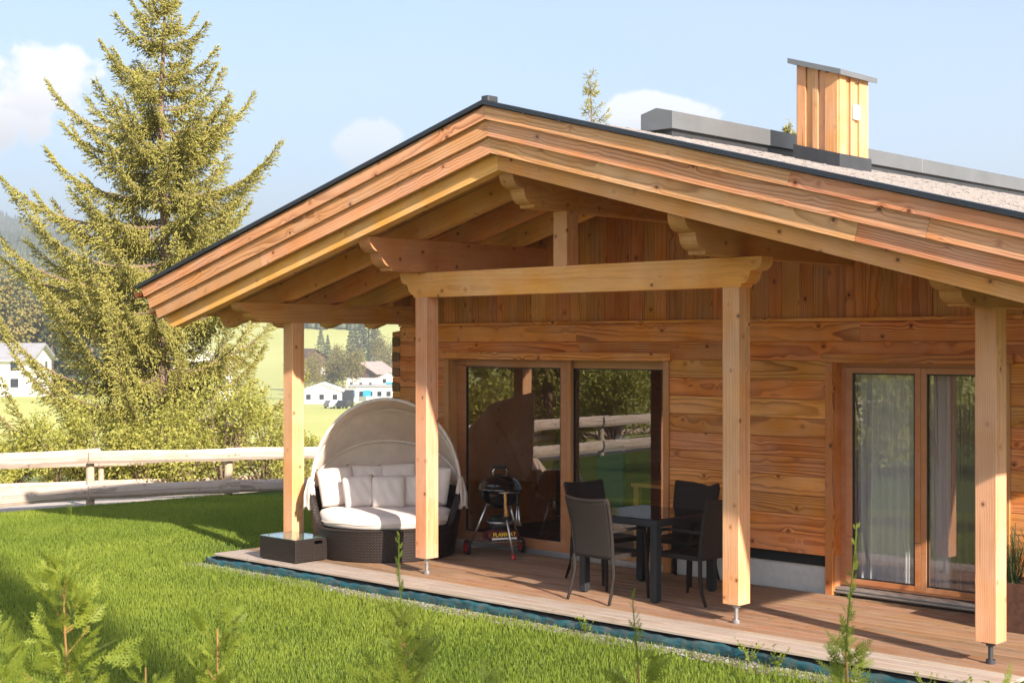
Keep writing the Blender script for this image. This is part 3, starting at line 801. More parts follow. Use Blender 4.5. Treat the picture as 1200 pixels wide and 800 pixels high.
fl.add([(x_, y_, (rz(x_)+.165 if up else rz(x_)-.05)) for up in (0, 1) for y_ in (CY0-.035, CY1+.035) for x_ in (CX0-.035, CX1+.035)], [(0, 2, 3, 1), (4, 5, 7, 6), (0, 1, 5, 4), (2, 6, 7, 3), (0, 4, 6, 2), (1, 3, 7, 5)])
for k in range(4):
    xx = CX0+.02+k*.12
    fl.add([(xx, CY0-.04, rz(xx)+.02), (xx+.1, CY0-.04, rz(xx+.1)+.02), (xx+.1, CY0-.04, rz(xx)+.11), (xx+.1, CY0-.037, rz(xx)+.11), (xx, CY0-.037, rz(xx)+.02)], [(0, 1, 2), (0, 2, 3, 4)])
fl.build('chimney_flashing', M['dark_metal'], chim)
fs_ = MB(); fs_.box(CX1+.02, CX1+.042, CY0+.24, CY0+.38, 4.70, 4.86); fs_.build('sensor_box', M['white_plastic'], chim, bevel=.008)

# --- purlins with carved ends, ties, king post
def carved(depth, zt, zb):
    """side profile of a beam end that points to -x: (x, z) from the tip, top to bottom"""
    h = zt-zb; pts = [(0, zt)]
    for k in range(7):              # upper ovolo
        t = k/6*math.pi/2; pts.append((0+.42*depth*(1-math.cos(t))*1.0, zt-.10*h-.36*h*math.sin(t)))
    pts.append((.42*depth+.02, zt-.47*h)); pts.append((.42*depth+.02, zt-.54*h))
    for k in range(6):
        t = k/5*math.pi/2; pts.append((.45*depth+.02+.40*depth*(1-math.cos(t)), zt-.56*h-.34*h*math.sin(t)))
    pts.append((.88*depth+.01, zt-.92*h)); pts.append((.90*depth+.01, zb))
    return pts
def purlin(x, zt, zb, ytip, yend, w=.17):
    depth = .30; L_ = yend-ytip
    poly = [(-L_/2+px_, pz-(zt+zb)/2) for px_, pz in carved(depth, zt, zb)]+[(L_/2, zb-(zt+zb)/2), (L_/2, (zt-zb)/2)]
    slab('purlin', poly, w, M['purlin'], H, frame_mat((x, (ytip+yend)/2, (zt+zb)/2), (0, 1, 0), (0, 0, 1)))
purlin(XR, 3.892, 3.585, -2.57, .0)
purlin(-3.805, 3.405, 3.08, -2.60, .0)
purlin(.005, 3.405, 3.08, -2.60, .0)
purlin(-6.0, 2.802, 2.588, -2.56, .0)
purlin(2.255, 2.832, 2.62, -2.55, .0)
# notched tie beam resting on the two middle posts
def tie():
    z0, z1, x0, x1 = 2.826, 3.076, -4.12, .315
    L_ = x1-x0; h = z1-z0
    left = []; d = .22
    for px_, pz in carved(d, h/2, -h/2): left.append((-L_/2+px_, pz))
    right = [(-a, b_) for a, b_ in reversed(left)]
    slab('tie_beam', left+right, .17, M['spruce_beam'], H, frame_mat(((x0+x1)/2, -1.757, (z0+z1)/2), (1, 0, 0), (0, 0, 1)))
tie()
boxo('king_post', XR-.083, XR+.083, -1.84, -1.675, 3.077, 3.584, M['spruce_post'], H, axis='z')
for (x, zt) in ((-6.0, 2.587), (-3.805, 2.825), (.005, 2.825), (2.255, 2.619)):
    p = boxo('porch_post', x-.084, x+.084, -1.842, -1.672, .165, zt, M['spruce_post'], H, axis='z', c=.006)
    f_ = MB(); f_.tube([(x, -1.757, .0), (x, -1.757, .03)], .035, 14); f_.tube([(x, -1.757, .03), (x, -1.757, .13)], .018, 12); f_.tube([(x, -1.757, .13), (x, -1.757, .15)], .034, 6)
    f_.box(x-.05, x+.05, -1.807, -1.707, .150, .1645)
    f_.build('post_foot', M['steel'] if x < 2 else M['dark_metal'], p)

# --- door trim boards
for (a, b_) in OPEN:
    boxo('trim_board', a, a+.078, -.022, .028, .0 if a > -1 else .0, 2.172, M['frame'] if a < -1 else M['larch_wall'], H, axis='z')
    boxo('trim_board', b_-.072, b_, -.022, .028, 0, 2.172, M['frame'], H, axis='z')
    boxo('head_board', a-.035, b_+.038, -.045, .028, 2.174, 2.258, M['larch_wall'], H)
    jl, jr = a+.078, b_-.072
    boxo('jamb_lining', jl-.02, jl, .029, .30, .0, 2.18, M['frame'], H, axis='z'); boxo('jamb_lining', jr, jr+.02, .029, .30, 0, 2.18, M['frame'], H, axis='z')
    boxo('head_lining', jl+.001, jr-.001, .029, .30, 2.176, 2.19, M['frame'], H)

def glazed(name, x0, x1, z0, z1, y, lw, rw, tw, bw, parent, yd=.07):
    """frame of four members with a pane: one 'leaf' part"""
    mb = MB(); mb.box(x0, x0+lw, y, y+yd, z0, z1); mb.box(x1-rw, x1, y, y+yd, z0, z1)
    mb.box(x0+lw, x1-rw, y+.001, y+yd, z1-tw, z1); mb.box(x0+lw, x1-rw, y+.001, y+yd, z0, z0+bw)
    fr = mb.build(name, M['frame'], parent, bevel=.004)
    g = MB(); t = .012
    gx0, gx1, gz0, gz1 = x0+lw, x1-rw, z0+bw, z1-tw
    g.box(gx0, gx0+t, y+.004, y+.03, gz0, gz1); g.box(gx1-t, gx1, y+.004, y+.03, gz0, gz1); g.box(gx0+t, gx1-t, y+.005, y+.03, gz1-t, gz1); g.box(gx0+t, gx1-t, y+.005, y+.03, gz0, gz0+t)
    g.build('gasket', M['gasket'], fr)
    ob('pane', mesh('pane', [(gx0+t, y+.02, gz0+t), (gx1-t, y+.02, gz0+t), (gx1-t, y+.02, gz1-t), (gx0+t, y+.02, gz1-t)], [(0, 1, 2, 3)], M['pane']), fr); return fr
# left: lift-slide door, fixed leaf in front, sliding leaf behind
glazed('fixed_leaf', -5.283, -3.548, .035, 2.172, .12, .152, .09, .088, .115, H)
glazed('sliding_leaf', -3.545, -2.105, .035, 2.172, .175, .045, .0475, .09, .115, H, .055)
boxo('door_stile', -3.546, -3.490, .118, .174, .035, 2.172, M['frame'], H, axis='z')
s_ = MB(); s_.box(-5.283, -2.104, .06, .24, -.02, .034); s_.box(-5.283, -2.104, .085, .10, .034, .042); s_.build('threshold', M['alu'], H)
# right: two casement leaves
ff = MB(); ff.box(-.112, -.05, .115, .20, .085, 2.175); ff.box(1.49, 1.54, .115, .20, .085, 2.175); ff.box(-.05, 1.49, .115, .20, 2.135, 2.175); ff.box(-.05, 1.49, .116, .20, .085, .108)
fr = ff.build('casement_frame', M['frame'], H, bevel=.004)
glazed('casement_leaf', -.048, .722, .108, 2.134, .10, .075, .058, .055, .05, H)
glazed('casement_leaf', .724, 1.488, .108, 2.134, .10, .058, .075, .055, .05, H)
s2 = MB(); s2.box(-.112, 1.54, .02, .2, .055, .075); s2.box(-.112, 1.54, .05, .2, .01, .0549); s2.box(-.112, 1.54, .0, .03, .03, .042); s2.build('threshold', M['alu'], H)

# --- interior (seen dimly through the panes)
it = MB()
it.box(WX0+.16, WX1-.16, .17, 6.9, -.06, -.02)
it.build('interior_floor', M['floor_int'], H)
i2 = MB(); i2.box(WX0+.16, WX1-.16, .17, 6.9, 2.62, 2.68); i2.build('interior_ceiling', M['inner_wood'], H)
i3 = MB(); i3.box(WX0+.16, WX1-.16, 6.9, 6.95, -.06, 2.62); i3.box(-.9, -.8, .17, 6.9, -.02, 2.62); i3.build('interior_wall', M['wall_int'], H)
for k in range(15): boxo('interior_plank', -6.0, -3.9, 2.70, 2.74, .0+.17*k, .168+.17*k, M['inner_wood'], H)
sk = MB(); sk.box(-4.95, -4.72, 2.688, 2.699, 1.08, 1.16); sk.build('socket_plate', M['white_plastic'], H, bevel=.003)
def curtain(x0, x1, y, mat, n, amp, seed, name):
    r = random.Random(seed); ph = [r.uniform(0, 6.28) for _ in range(4)]
    def f(u, v):
        x = x0+(x1-x0)*u; w = math.sin(u*n*6.283+ph[0]+.8*math.sin(u*5+ph[1]))+.4*math.sin(u*n*2.3*6.283+ph[2])
        return (x+.008*math.sin(v*3+u*20), y+amp*w*(1-.3*v), .05+2.1*v)
    mb = MB(); mb.grid(f, 180, 8); return mb.build(name, mat, H, smooth=True)
curtain(-.06, .80, .27, M['sheer'], 7, .030, 1, 'sheer_curtain'); curtain(.80, 1.74, .27, M['sheer'], 6, .028, 2, 'sheer_curtain')
curtain(.93, 1.22, .225, M['drape'], 3, .03, 3, 'drape')

tbl = thing('dining_bench_table', 'yellowish wooden table standing indoors behind the sliding glass door', 'table', (-2.9, 1.55, -.02))
q = MB(); q.box(-3.5, -2.3, 1.2, 1.95, .70, .74); q.build('table_top', M['brushwood'], tbl)
for (a, b_) in ((-3.44, 1.25), (-2.36, 1.25), (-3.44, 1.9), (-2.36, 1.9)):
    q = MB(); q.box(a-.035, a+.035, b_-.035, b_+.035, -.02, .699); q.build('leg', M['brushwood'], tbl)
ch = MB(); ch.box(-4.35, -3.95, 1.6, 1.66, .35, 1.15); ch.box(-4.35, -3.95, 1.25, 1.66, .33, .40)
for a in (-4.33, -3.99):
    for b_ in (1.27, 1.63): ch.box(a, a+.03, b_, b_+.03, -.02, .33)
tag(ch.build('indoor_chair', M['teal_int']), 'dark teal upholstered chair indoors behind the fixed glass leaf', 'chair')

# ------------------------------------------------------------------ deck
DK = thing('terrace_deck', 'weathered larch plank terrace under the porch roof', 'deck', (-1.9, -1.2, -.1))
nb = 17; y0, y1 = -2.415, -.005; w = (y1-y0)/nb
for i in range(nb):
    ya = y0+i*w; r = random.Random(i+40); x = -6.60; far_x = 2.62
    first = True
    while x < far_x-.01:
        l = r.uniform(2.6, 4.4); nx = min(far_x, x+l)
        if far_x-nx < .7: nx = far_x
        boxo('deck_board', x+.0015, nx-.0015, ya+.0045, ya+w-.0045, -.028, -.0005+r.uniform(-.0015, 0), M['deck_sunlit_worn'] if i < 3 else M['deck'], DK, c=.004); x = nx
sb = MB(); sb.box(-6.57, 2.59, -2.39, -.02, -.13, -.045); sb.build('underdeck_shade', M['black_gap'], DK)  # solid black block stands in for the darkness below the boards
def liner(name, p0, p1, seed):
    p0 = Vector(p0); p1 = Vector(p1); L_ = (p1-p0).length; u = (p1-p0)/L_; n_ = Vector((u.y, -u.x, 0)); r = random.Random(seed)
    ph = [r.uniform(0, 6) for _ in range(5)]
    def f(a, v):
        s = a*L_; wv = .006*math.sin(s*5+ph[0])+.004*math.sin(s*17+ph[1]); top = -.048+.010*math.sin(s*2.3+ph[2])+.006*math.sin(s*9+ph[3])+.005*math.sin(s*31+ph[4])
        z = -.150+v*(top+.150); bulge = .012*math.sin(v*3.1)
        p = p0+u*s+n_*(wv*(1+v)+bulge); return (p.x, p.y, z)
    mb = MB(); mb.grid(f, int(L_*22), 5); o = mb.build(name, M['teal'], DK, smooth=True)
    md = o.modifiers.new('s', 'SOLIDIFY'); md.thickness = .006
liner('edging', (-6.72, -2.435, 0), (2.66, -2.435, 0), 1); liner('edging', (-6.70, -1.2, 0), (-6.72, -2.43, 0), 2); liner('edging', (2.66, -2.43, 0), (2.70, -.3, 0), 3)

# ------------------------------------------------------------------ daybed
def build_daybed():
    cx, cy = -5.20, -1.08; yaw = math.atan2(-.69, .72)     # front of the daybed looks along this direction
    T = thing('canopy_daybed', 'round dark wicker daybed with folding cream canopy beside the left patio door', 'daybed', (cx, cy, 0), yaw)
    W = WM[T]
    R0 = .80
    def rim(t):                       # wall height by angle (0 = front)
        a = abs((t+math.pi) % (2*math.pi)-math.pi)
        s = min(1, max(0, (a-rad(58))/rad(26))); s = s*s*(3-2*s)
        return .335+.375*s
    def rr(t, z):
        a = abs((t+math.pi) % (2*math.pi)-math.pi); s = min(1, max(0, (a-rad(58))/rad(26)))
        return R0-.03+.05*min(1, z/.35)+.06*s*max(0, (z-.33)/.38)
    def outer(u, v): t = u*2*math.pi; z = .012+v*(rim(t)-.012); r = rr(t, z); return W @ Vector((r*math.cos(t), r*math.sin(t), z))
    mb = MB(); mb.grid(outer, 144, 12, True)
    def inner(u, v): t = u*2*math.pi; z = .30+v*(rim(t)-.30); r = rr(t, z)-.055; return W @ Vector((r*math.cos(t), r*math.sin(t), z))
    mb.grid(inner, 144, 6, True)
    def top(u, v):
        t = u*2*math.pi; z = rim(t); r = rr(t, z)+.012-v*.075; return W @ Vector((r*math.cos(t), r*math.sin(t), z+.016*math.sin(v*math.pi)))
    mb.grid(top, 144, 5, True)
    mb.add([W @ Vector(((R0-.05)*math.cos(k/36*2*math.pi), (R0-.05)*math.sin(k/36*2*math.pi), .33)) for k in range(36)], [tuple(range(36))])
    me_w = mb
    o = me_w.build('wicker_base', M['wicker_dark'], T, Matrix.Translation((0, 0, 0)) if False else None, smooth=True)
    # seat cushion with piping
    Rc = .755
    prof = [(0, .35), (Rc-.05, .345), (Rc-.01, .36), (Rc+.005, .40), (Rc, .445), (Rc-.03, .485), (Rc-.10, .505), (.4, .52), (0, .525)]
    c = MB(); c.lathe(prof, 64, W)
    cu = c.build('seat_cushion', M['cushion'], T, smooth=True)
    pp = MB(); ring = [W @ Vector(((Rc+.008)*math.cos(k/64*6.2832), (Rc+.008)*math.sin(k/64*6.2832), .405+.006*math.sin(k*.9))) for k in range(65)]
    pp.tube(ring, .006, 6); pp.build('piping', M['cream'], cu, smooth=True)
    # canopy hoops: half ellipses hinged on the side arms
    PZ = .66; PX = -.04; PR = .845
    def hoop(phi, s): # s 0..1 from left to right, phi tilt from vertical towards the back
        a = s*math.pi; H = 1.075 if phi < .2 else 1.075-.10*(phi-.2)
        lat = PR*math.cos(a)*(1.0); up = H*math.sin(a)**.92
        return W @ Vector((PX-up*math.sin(phi), lat, PZ+up*math.cos(phi)))
    phis = [rad(-3), rad(27), rad(57), rad(86)]
    fr = MB()
    for p in phis: fr.tube([hoop(p, .01+.98*k/28) for k in range(29)], .011, 8)
    fr.build('canopy_hoops', M['cushion'], T, smooth=True)
    cn = MB()
    def fab(u, v):
        q = v*(len(phis)-1); i = min(len(phis)-2, int(q)); f = q-i
        phi = phis[i]*(1-f)+phis[i+1]*f
        p = hoop(phi, .03+.94*u); c0 = W @ Vector((PX, 0, PZ))
        sag = .045*math.sin(f*math.pi)*math.sin(u*math.pi)**.5
        d = (Vector(p)-c0); return c0+d*(1.012-sag/max(.3, d.length))
    cn.grid(fab, 72, 41)
    cnp = cn.build('canopy', M['cream'], T, smooth=True)
    md = cnp.modifiers.new('s', 'SOLIDIFY'); md.thickness = .006; md.offset = 0
    sm = MB()
    for p in phis[:4]:
        sm.tube([(W @ Vector((PX, 0, PZ)))+(hoop(p, .04+.92*k/40)-(W @ Vector((PX, 0, PZ))))*.992 for k in range(41)], .010, 6)
    sm.build('seam', M['cushion'], cnp, smooth=True)
    # gathered cloth hanging over both arms
    for sgn in (-1, 1):
        r = random.Random(4+sgn)
        def gath(u, v, sgn=sgn):
            a = u*2*math.pi; w = math.sin(min(1, v*1.15)*math.pi*.5)**.7*(1-.12*math.sin(v*9)); fold = 1+.16*math.sin(a*7+v*2.5)+.07*math.sin(a*13+v*5)
            x = .03+.10*v+(.035+.075*w)*math.cos(a)*fold; y = sgn*(PR-.005+.015*v+(.018+.040*w)*math.sin(a)*fold)
            z = PZ+.20-.33*v+.02*math.sin(a*3)*v
            return W @ Vector((x, y, z))
        g = MB(); g.grid(gath, 72, 14, True); o = g.build('canopy_gather', M['cream'], T, smooth=True)
        md = o.modifiers.new('s', 'SOLIDIFY'); md.thickness = .006
        h = MB(); h.tube([W @ Vector((.02, sgn*(PR-.0), PZ+.02)), W @ Vector((.02, sgn*(PR+.03), PZ+.02))], .05, 16); h.build('hinge', M['dark_metal'], T)
    # pillows
    def pillow(name, x, y, z, s, h, rz_, tilt, label, roll=0):
        T2 = None
        mb = MB(); n = 17
        def side(sg):
            def f(u, v):
                a, b_ = u*2-1, v*2-1
                e = (1-a**4)*(1-b_**4); t = .5*h*(max(0, e)**.55)
                pin = 1-.07*(1-abs(a)**2)*abs(b_)**3; pin2 = 1-.07*(1-abs(b_)**2)*abs(a)**3
                wr = .006*math.sin(a*9+b_*4+x*30)*e
                return Vector((sg*t+wr*sg, a*s/2*pin, b_*s/2*pin2))
            return f
        mt = W @ Matrix.Translation((x, y, z)) @ Matrix.Rotation(rz_, 4, 'Z') @ Matrix.Rotation(tilt, 4, 'Y') @ Matrix.Rotation(roll, 4, 'X')
        vs = []
        for sg in (1, -1):
            f = side(sg); g = MB(); g.grid(f, n, n); mb.add(g.v, g.f)
        me = mesh(name, mb.v, mb.f, M['cushion'], True)
        bm = bmesh.new(); bm.from_mesh(me); bmesh.ops.remove_doubles(bm, verts=bm.verts, dist=1e-4); bmesh.ops.recalc_face_normals(bm, faces=bm.faces); bm.to_mesh(me); bm.free()
        me.polygons.foreach_set('use_smooth', [True]*len(me.polygons))
        o = ob(name, me, None, mt); tag(o, label, 'pillow', 'cream pillows on the daybed'); return o
    # local +x is the front; +y is to the viewer's right when seen from the front
    g = 'throw_pillow'
    pillow(g, -.20, -.56, .73, .44, .15, .45, -.30, 'large cream pillow leaning at the far left end of the daybed', .05)
    pillow(g, -.36, -.25, .745, .44, .15, .12, -.28, 'large cream pillow at the back, second from the left', -.04)
    pillow(g, -.40, .12, .755, .44, .15, -.05, -.25, 'large cream pillow at the back centre partly behind the post', .05)
    pillow(g, -.24, .52, .73, .44, .15, -.5, -.3, 'large cream pillow at the right end of the daybed')
    pillow(g, -.03, -.30, .69, .36, .13, .20, -.33, 'small cream pillow in the front row, left one', .1)
    pillow(g, .02, .03, .69, .37, .13, .02, -.33, 'small square cream pillow in the middle of the front row')
    pillow(g, -.06, .33, .69, .36, .13, -.2, -.33, 'small cream pillow in the front row, mostly hidden by the post')
build_daybed()

# ------------------------------------------------------------------ wicker side table
def build_side_table():
    x0, x1, y0, y1, h = -5.905, -5.275, -2.30, -1.862, .262
    T = thing('wicker_side_table', 'low dark wicker box table with clear glass top at the foot of the left post', 'side table', ((x0+x1)/2, (y0+y1)/2, 0))
    b = MB(); t = .02
    b.box(x0, x1, y0, y0+t, .012, h-.012); b.box(x0, x0+t, y0+t, y1-t, .012, h-.012); b.box(x0, x1, y1-t, y1, .012, h-.012)
    # right side with a hand slot
    ya, yb, za, zb = y0+.26, y0+.37, h-.075, h-.042
    b.box(x1-t, x1, y0+t, ya, .012, h-.012); b.box(x1-t, x1, yb, y1-t, .012, h-.012); b.box(x1-t, x1, ya, yb, .012, za); b.box(x1-t, x1, ya, yb, zb, h-.012)
    b.box(x0+t, x1-t, y0+t, y1-t, .03, .05)
    b.build('wicker_body', M['wicker_dark'], T, bevel=.004)
    l = MB(); l.box(x0+t, x1-t, y0+t, y1-t, h-.03, h-.014); l.build('sky_sheen_panel', M['white_plastic'], T)  # white panel under the glass stands in for the sky reflected there
    g = MB(); g.box(x0-.004, x1+.004, y0-.004, y1+.004, h-.0115, h-.004); g.build('glass_top', M['table_glass'], T, bevel=.002)
    f = MB()
    for a in (x0+.03, x1-.03):
        for c in (y0+.03, y1-.03): f.tube([(a, c, 0), (a, c, .012)], .012, 8)
    f.build('feet', M['rubber'], T)
build_side_table()

# ------------------------------------------------------------------ kettle grill
def build_grill():
    cx, cy = -4.14, -.33
    rz_ = math.atan2(-.69, .72)+.30
    T = thing('kettle_grill', 'black kettle charcoal grill on three steel legs in front of the patio door', 'grill', (cx, cy, 0), rz_)
    W = WM[T]; R = .238; zc = .745
    b = MB(); b.lathe([(.05, zc-.215), (.10, zc-.205), (.15, zc-.175), (.195, zc-.12), (.225, zc-.055), (R, 0+zc-.008), (R+.008, zc-.004), (R+.008, zc+.002)], 48, W)
    b.build('bowl', M['enamel'], T, smooth=True)
    b = MB(); b.lathe([(R+.012, zc-.006), (R+.012, zc+.006), (R, zc+.014), (.228, zc+.05), (.195, zc+.095), (.14, zc+.135), (.07, zc+.155), (0, zc+.16)], 48, W)
    lid = b.build('lid', M['enamel'], T, smooth=True)
    h = MB(); h.tube([W @ Vector(p) for p in ((0, -.075, zc+.145), (0, -.085, zc+.19), (0, -.06, zc+.225), (0, .06, zc+.225), (0, .085, zc+.19), (0, .075, zc+.145))], .007, 8); h.build('handle_bracket', M['chrome'], lid, smooth=True)
    h = MB(); h.tube([W @ Vector((0, -.075, zc+.235)), W @ Vector((0, .075, zc+.235))], .014, 10); h.build('handle', M['rubber'], lid)
    # thermometer-side vent
    v = MB(); v.lathe([(0, 0), (.03, 0), (.03, .008), (0, .008)], 16, W @ Matrix.Translation((.10, .10, zc+.128)) @ Matrix.Rotation(.6, 4, 'Y')); v.build('vent', M['chrome'], lid)
    feet = [(.36, .03, .02), (-.17, -.30, .085), (-.13, .28, .085)]
    tops = [(.12, .01, zc-.17), (-.05, -.13, zc-.17), (-.04, .13, zc-.17)]
    for i, (f, t) in enumerate(zip(feet, tops)):
        l = MB(); l.tube([W @ Vector(f), W @ Vector(t)], .0125, 10); o = l.build('leg', M['chrome'], T, smooth=True)
        if i == 0:
            c = MB(); d = (Vector(t)-Vector(f)).normalized(); c.tube([W @ (Vector(f)-d*.02), W @ (Vector(f)+d*.03)], [.024, .016], 12); c.build('leg_cap', M['red'], o)
    for sgn, f in ((-1, feet[1]), (1, feet[2])):
        wl = MB(); mt = W @ Matrix.Translation((f[0], f[1]+sgn*.025, .085)) @ Matrix.Rotation(rad(90), 4, 'X')
        wl.lathe([(.05, -.018), (.078, -.02), (.085, -.012), (.085, .012), (.078, .02), (.05, .018)], 32, mt); wh = wl.build('wheel', M['rubber'], T, smooth=False)
        hb = MB(); hb.lathe([(0, -.024), (.02, -.026), (.062, -.019), (.062, .019), (.02, .026), (0, .024)], 28, mt); hb.build('hubcap', M['red'], wh)
    ax = MB(); ax.tube([W @ Vector((feet[1][0], feet[1][1], .085)), W @ Vector((feet[2][0], feet[2][1], .085))], .007, 8); ax.build('axle', M['chrome'], T)
    a = MB(); a.lathe([(0, .33), (.06, .335), (.12, .36), (.15, .385), (.155, .385), (.125, .352), (.06, .325), (0, .322)], 32, W); a.build('ash_catcher', M['steel'], T, smooth=True)
    r = MB()
    for k in range(-4, 5): r.tube([W @ Vector((.20, k*.045, .175)), W @ Vector((-.14, k*.055, .175))], .004, 6)
    r.tube([W @ Vector((.20, -.19, .175)), W @ Vector((.20, .19, .175))], .006, 6); r.tube([W @ Vector((-.14, -.23, .175)), W @ Vector((-.14, .23, .175))], .006, 6)
    r.build('lower_rack', M['steel'], T)
    sd_ = MB(); sd_.tube([W @ Vector(p) for p in ((.235, -.10, zc-.02), (.30, -.10, zc-.02), (.30, .12, zc-.02), (.235, .12, zc-.02))], .008, 8); sd_.build('tool_holder', M['chrome'], T, smooth=True)
    # hanging tools are separate things
    mt = W @ Matrix.Translation((.312, -.05, 0))
    br = thing('grill_brush', 'wooden handled grill brush hanging on the front of the kettle grill', 'brush', tuple(mt @ Vector((0, 0, .47))), rz_)
    k = MB(); k.tube([mt @ Vector(p) for p in ((0, .0, .735), (0, .0, .70), (.004, .004, .60), (.01, .008, .52), (.01, .01, .47))], [.010, .017, .014, .020, .032], 12); k.build('handle', M['brushwood'], br, smooth=True)
    k = MB(); k.box(-.018, .022, -.026, .042, .43, .50, mt); k.build('bristle_block', M['rubber'], br, bevel=.004)
    mt = W @ Matrix.Translation((.31, .095, 0))
    tg = thing('grill_tongs', 'steel grill tongs with black grip hanging on the right of the grill', 'tongs', tuple(mt @ Vector((0, 0, .40))), rz_)
    k = MB(); k.tube([mt @ Vector(p) for p in ((0, 0, .735), (0, 0, .58))], [.012, .016], 10); k.build('grip', M['rubber'], tg)
    k = MB(); k.tube([mt @ Vector(p) for p in ((0, .012, .58), (0, .02, .42), (0, .03, .36))], [.008, .010, .022], 8); k.tube([mt @ Vector(p) for p in ((0, -.006, .58), (0, -.012, .44), (0, -.0, .37))], [.007, .009, .018], 8); k.build('arms', M['chrome'], tg, smooth=True)
    # charcoal bag on the rack
    mt = W @ Matrix.Translation((.045, .0, .18)) @ Matrix.Rotation(.0, 4, 'Z')
    bg = thing('charcoal_bag', 'red charcoal bag with yellow lettering lying under the grill', 'bag', tuple(mt @ Vector((0, 0, 0))), rz_)
    def bf(u, v):
        a, b_ = u*2*math.pi, v
        x = .10*math.copysign(abs(math.cos(a))**.5, math.cos(a))*(1-.1*abs(2*b_-1)**3); z = .055+.062*math.copysign(abs(math.sin(a))**.6, math.sin(a))*(1-.35*abs(2*b_-1)**4)
        return mt @ Vector((x+.004*math.sin(b_*23+a*3), -.18+.36*b_, z+.004*math.sin(b_*31)))
    k = MB(); k.grid(bf, 28, 24, True); n_ = 28
    k.add([bf(i/28, 0) for i in range(28)], [tuple(range(28))]); k.add([bf(i/28, 1) for i in range(28)], [tuple(range(28))])
    bag = k.build('bag_body', M['bag'], bg, smooth=True)
    def text(s, size, mat, mtx, parent, name):
        cu = bpy.data.curves.new(name, 'FONT'); cu.body = s; cu.size = size; cu.align_x = 'CENTER'; cu.extrude = .0008; cu.offset = size*.03
        t = bpy.data.objects.new(name, cu); COL.objects.link(t); bpy.context.view_layer.update()
        me = bpy.data.meshes.new_from_object(t); bpy.data.objects.remove(t); me.materials.clear(); me.materials.append(mat)
        return ob(name, me, parent, mtx)
    # text plane: local x of text = +y of W, up = z
    def tm(z, sc=1): return mt @ frame_mat(Vector((.108, 0, z)), (0, 1, 0), (-1, 0, 0)) @ Matrix.Rotation(0, 4, 'X')
    def fm(z):
        m_ = Matrix.Identity(4); X = Vector((0, 1, 0)); Y = Vector((0, 0, 1)); Z = Vector((1, 0, 0))
        for i in range(3): m_[i][0], m_[i][1], m_[i][2] = X[i], Y[i], Z[i]
        m_[0][3], m_[1][3], m_[2][3] = .110, 0, z
        return mt @ m_
    text('FLAMMAT', .060, M['yellow'], fm(.050), bg, 'lettering')
    k = MB(); k.box(.104, .110, -.145, .145, .014, .036, mt); k.build('print_band', M['white_print'], bg)
    k = MB(); k.box(-.12, .03, -.11, .11, .115, .26, mt); bl = k.build('black_bucket', M['rubber'], None, bevel=.02)
    tag(bl, 'black ash bucket standing behind the charcoal bag under the grill', 'bucket')
build_grill()

# ------------------------------------------------------------------ dining table and chairs
def build_table():
    x0, x1, y0, y1 = -1.955, -1.03, -1.515, -.575; h = .757
    T = thing('dining_table', 'square anthracite table with black glass top between four wicker chairs', 'table', ((x0+x1)/2, (y0+y1)/2, 0))
    for a in (x0, x1-.075):
        for b_ in (y0, y1-.075):
            m_ = MB(); m_.box(a, a+.075, b_, b_+.075, .012, h-.07); l = m_.build('leg', M['wicker_grey'], T, bevel=.006)
            f = MB(); f.tube([(a+.0375, b_+.0375, 0), (a+.0375, b_+.0375, .012)], .028, 12); f.build('foot', M['rubber'], l)
    m_ = MB(); m_.box(x0-.003, x1+.003, y0-.003, y0+.04, h-.07, h-.008); m_.box(x0-.003, x1+.003, y1-.04, y1+.003, h-.07, h-.008)
    m_.box(x0-.003, x0+.04, y0+.04, y1-.04, h-.07, h-.008); m_.box(x1-.04, x1+.003, y0+.04, y1-.04, h-.07, h-.008)
    m_.build('apron', M['wicker_grey'], T, bevel=.005)
    m_ = MB(); m_.box(x0+.03, x1-.03, y0+.03, y1-.03, h-.012, h-.002); m_.build('glass_top', M['black_glass'], T, bevel=.002)
build_table()
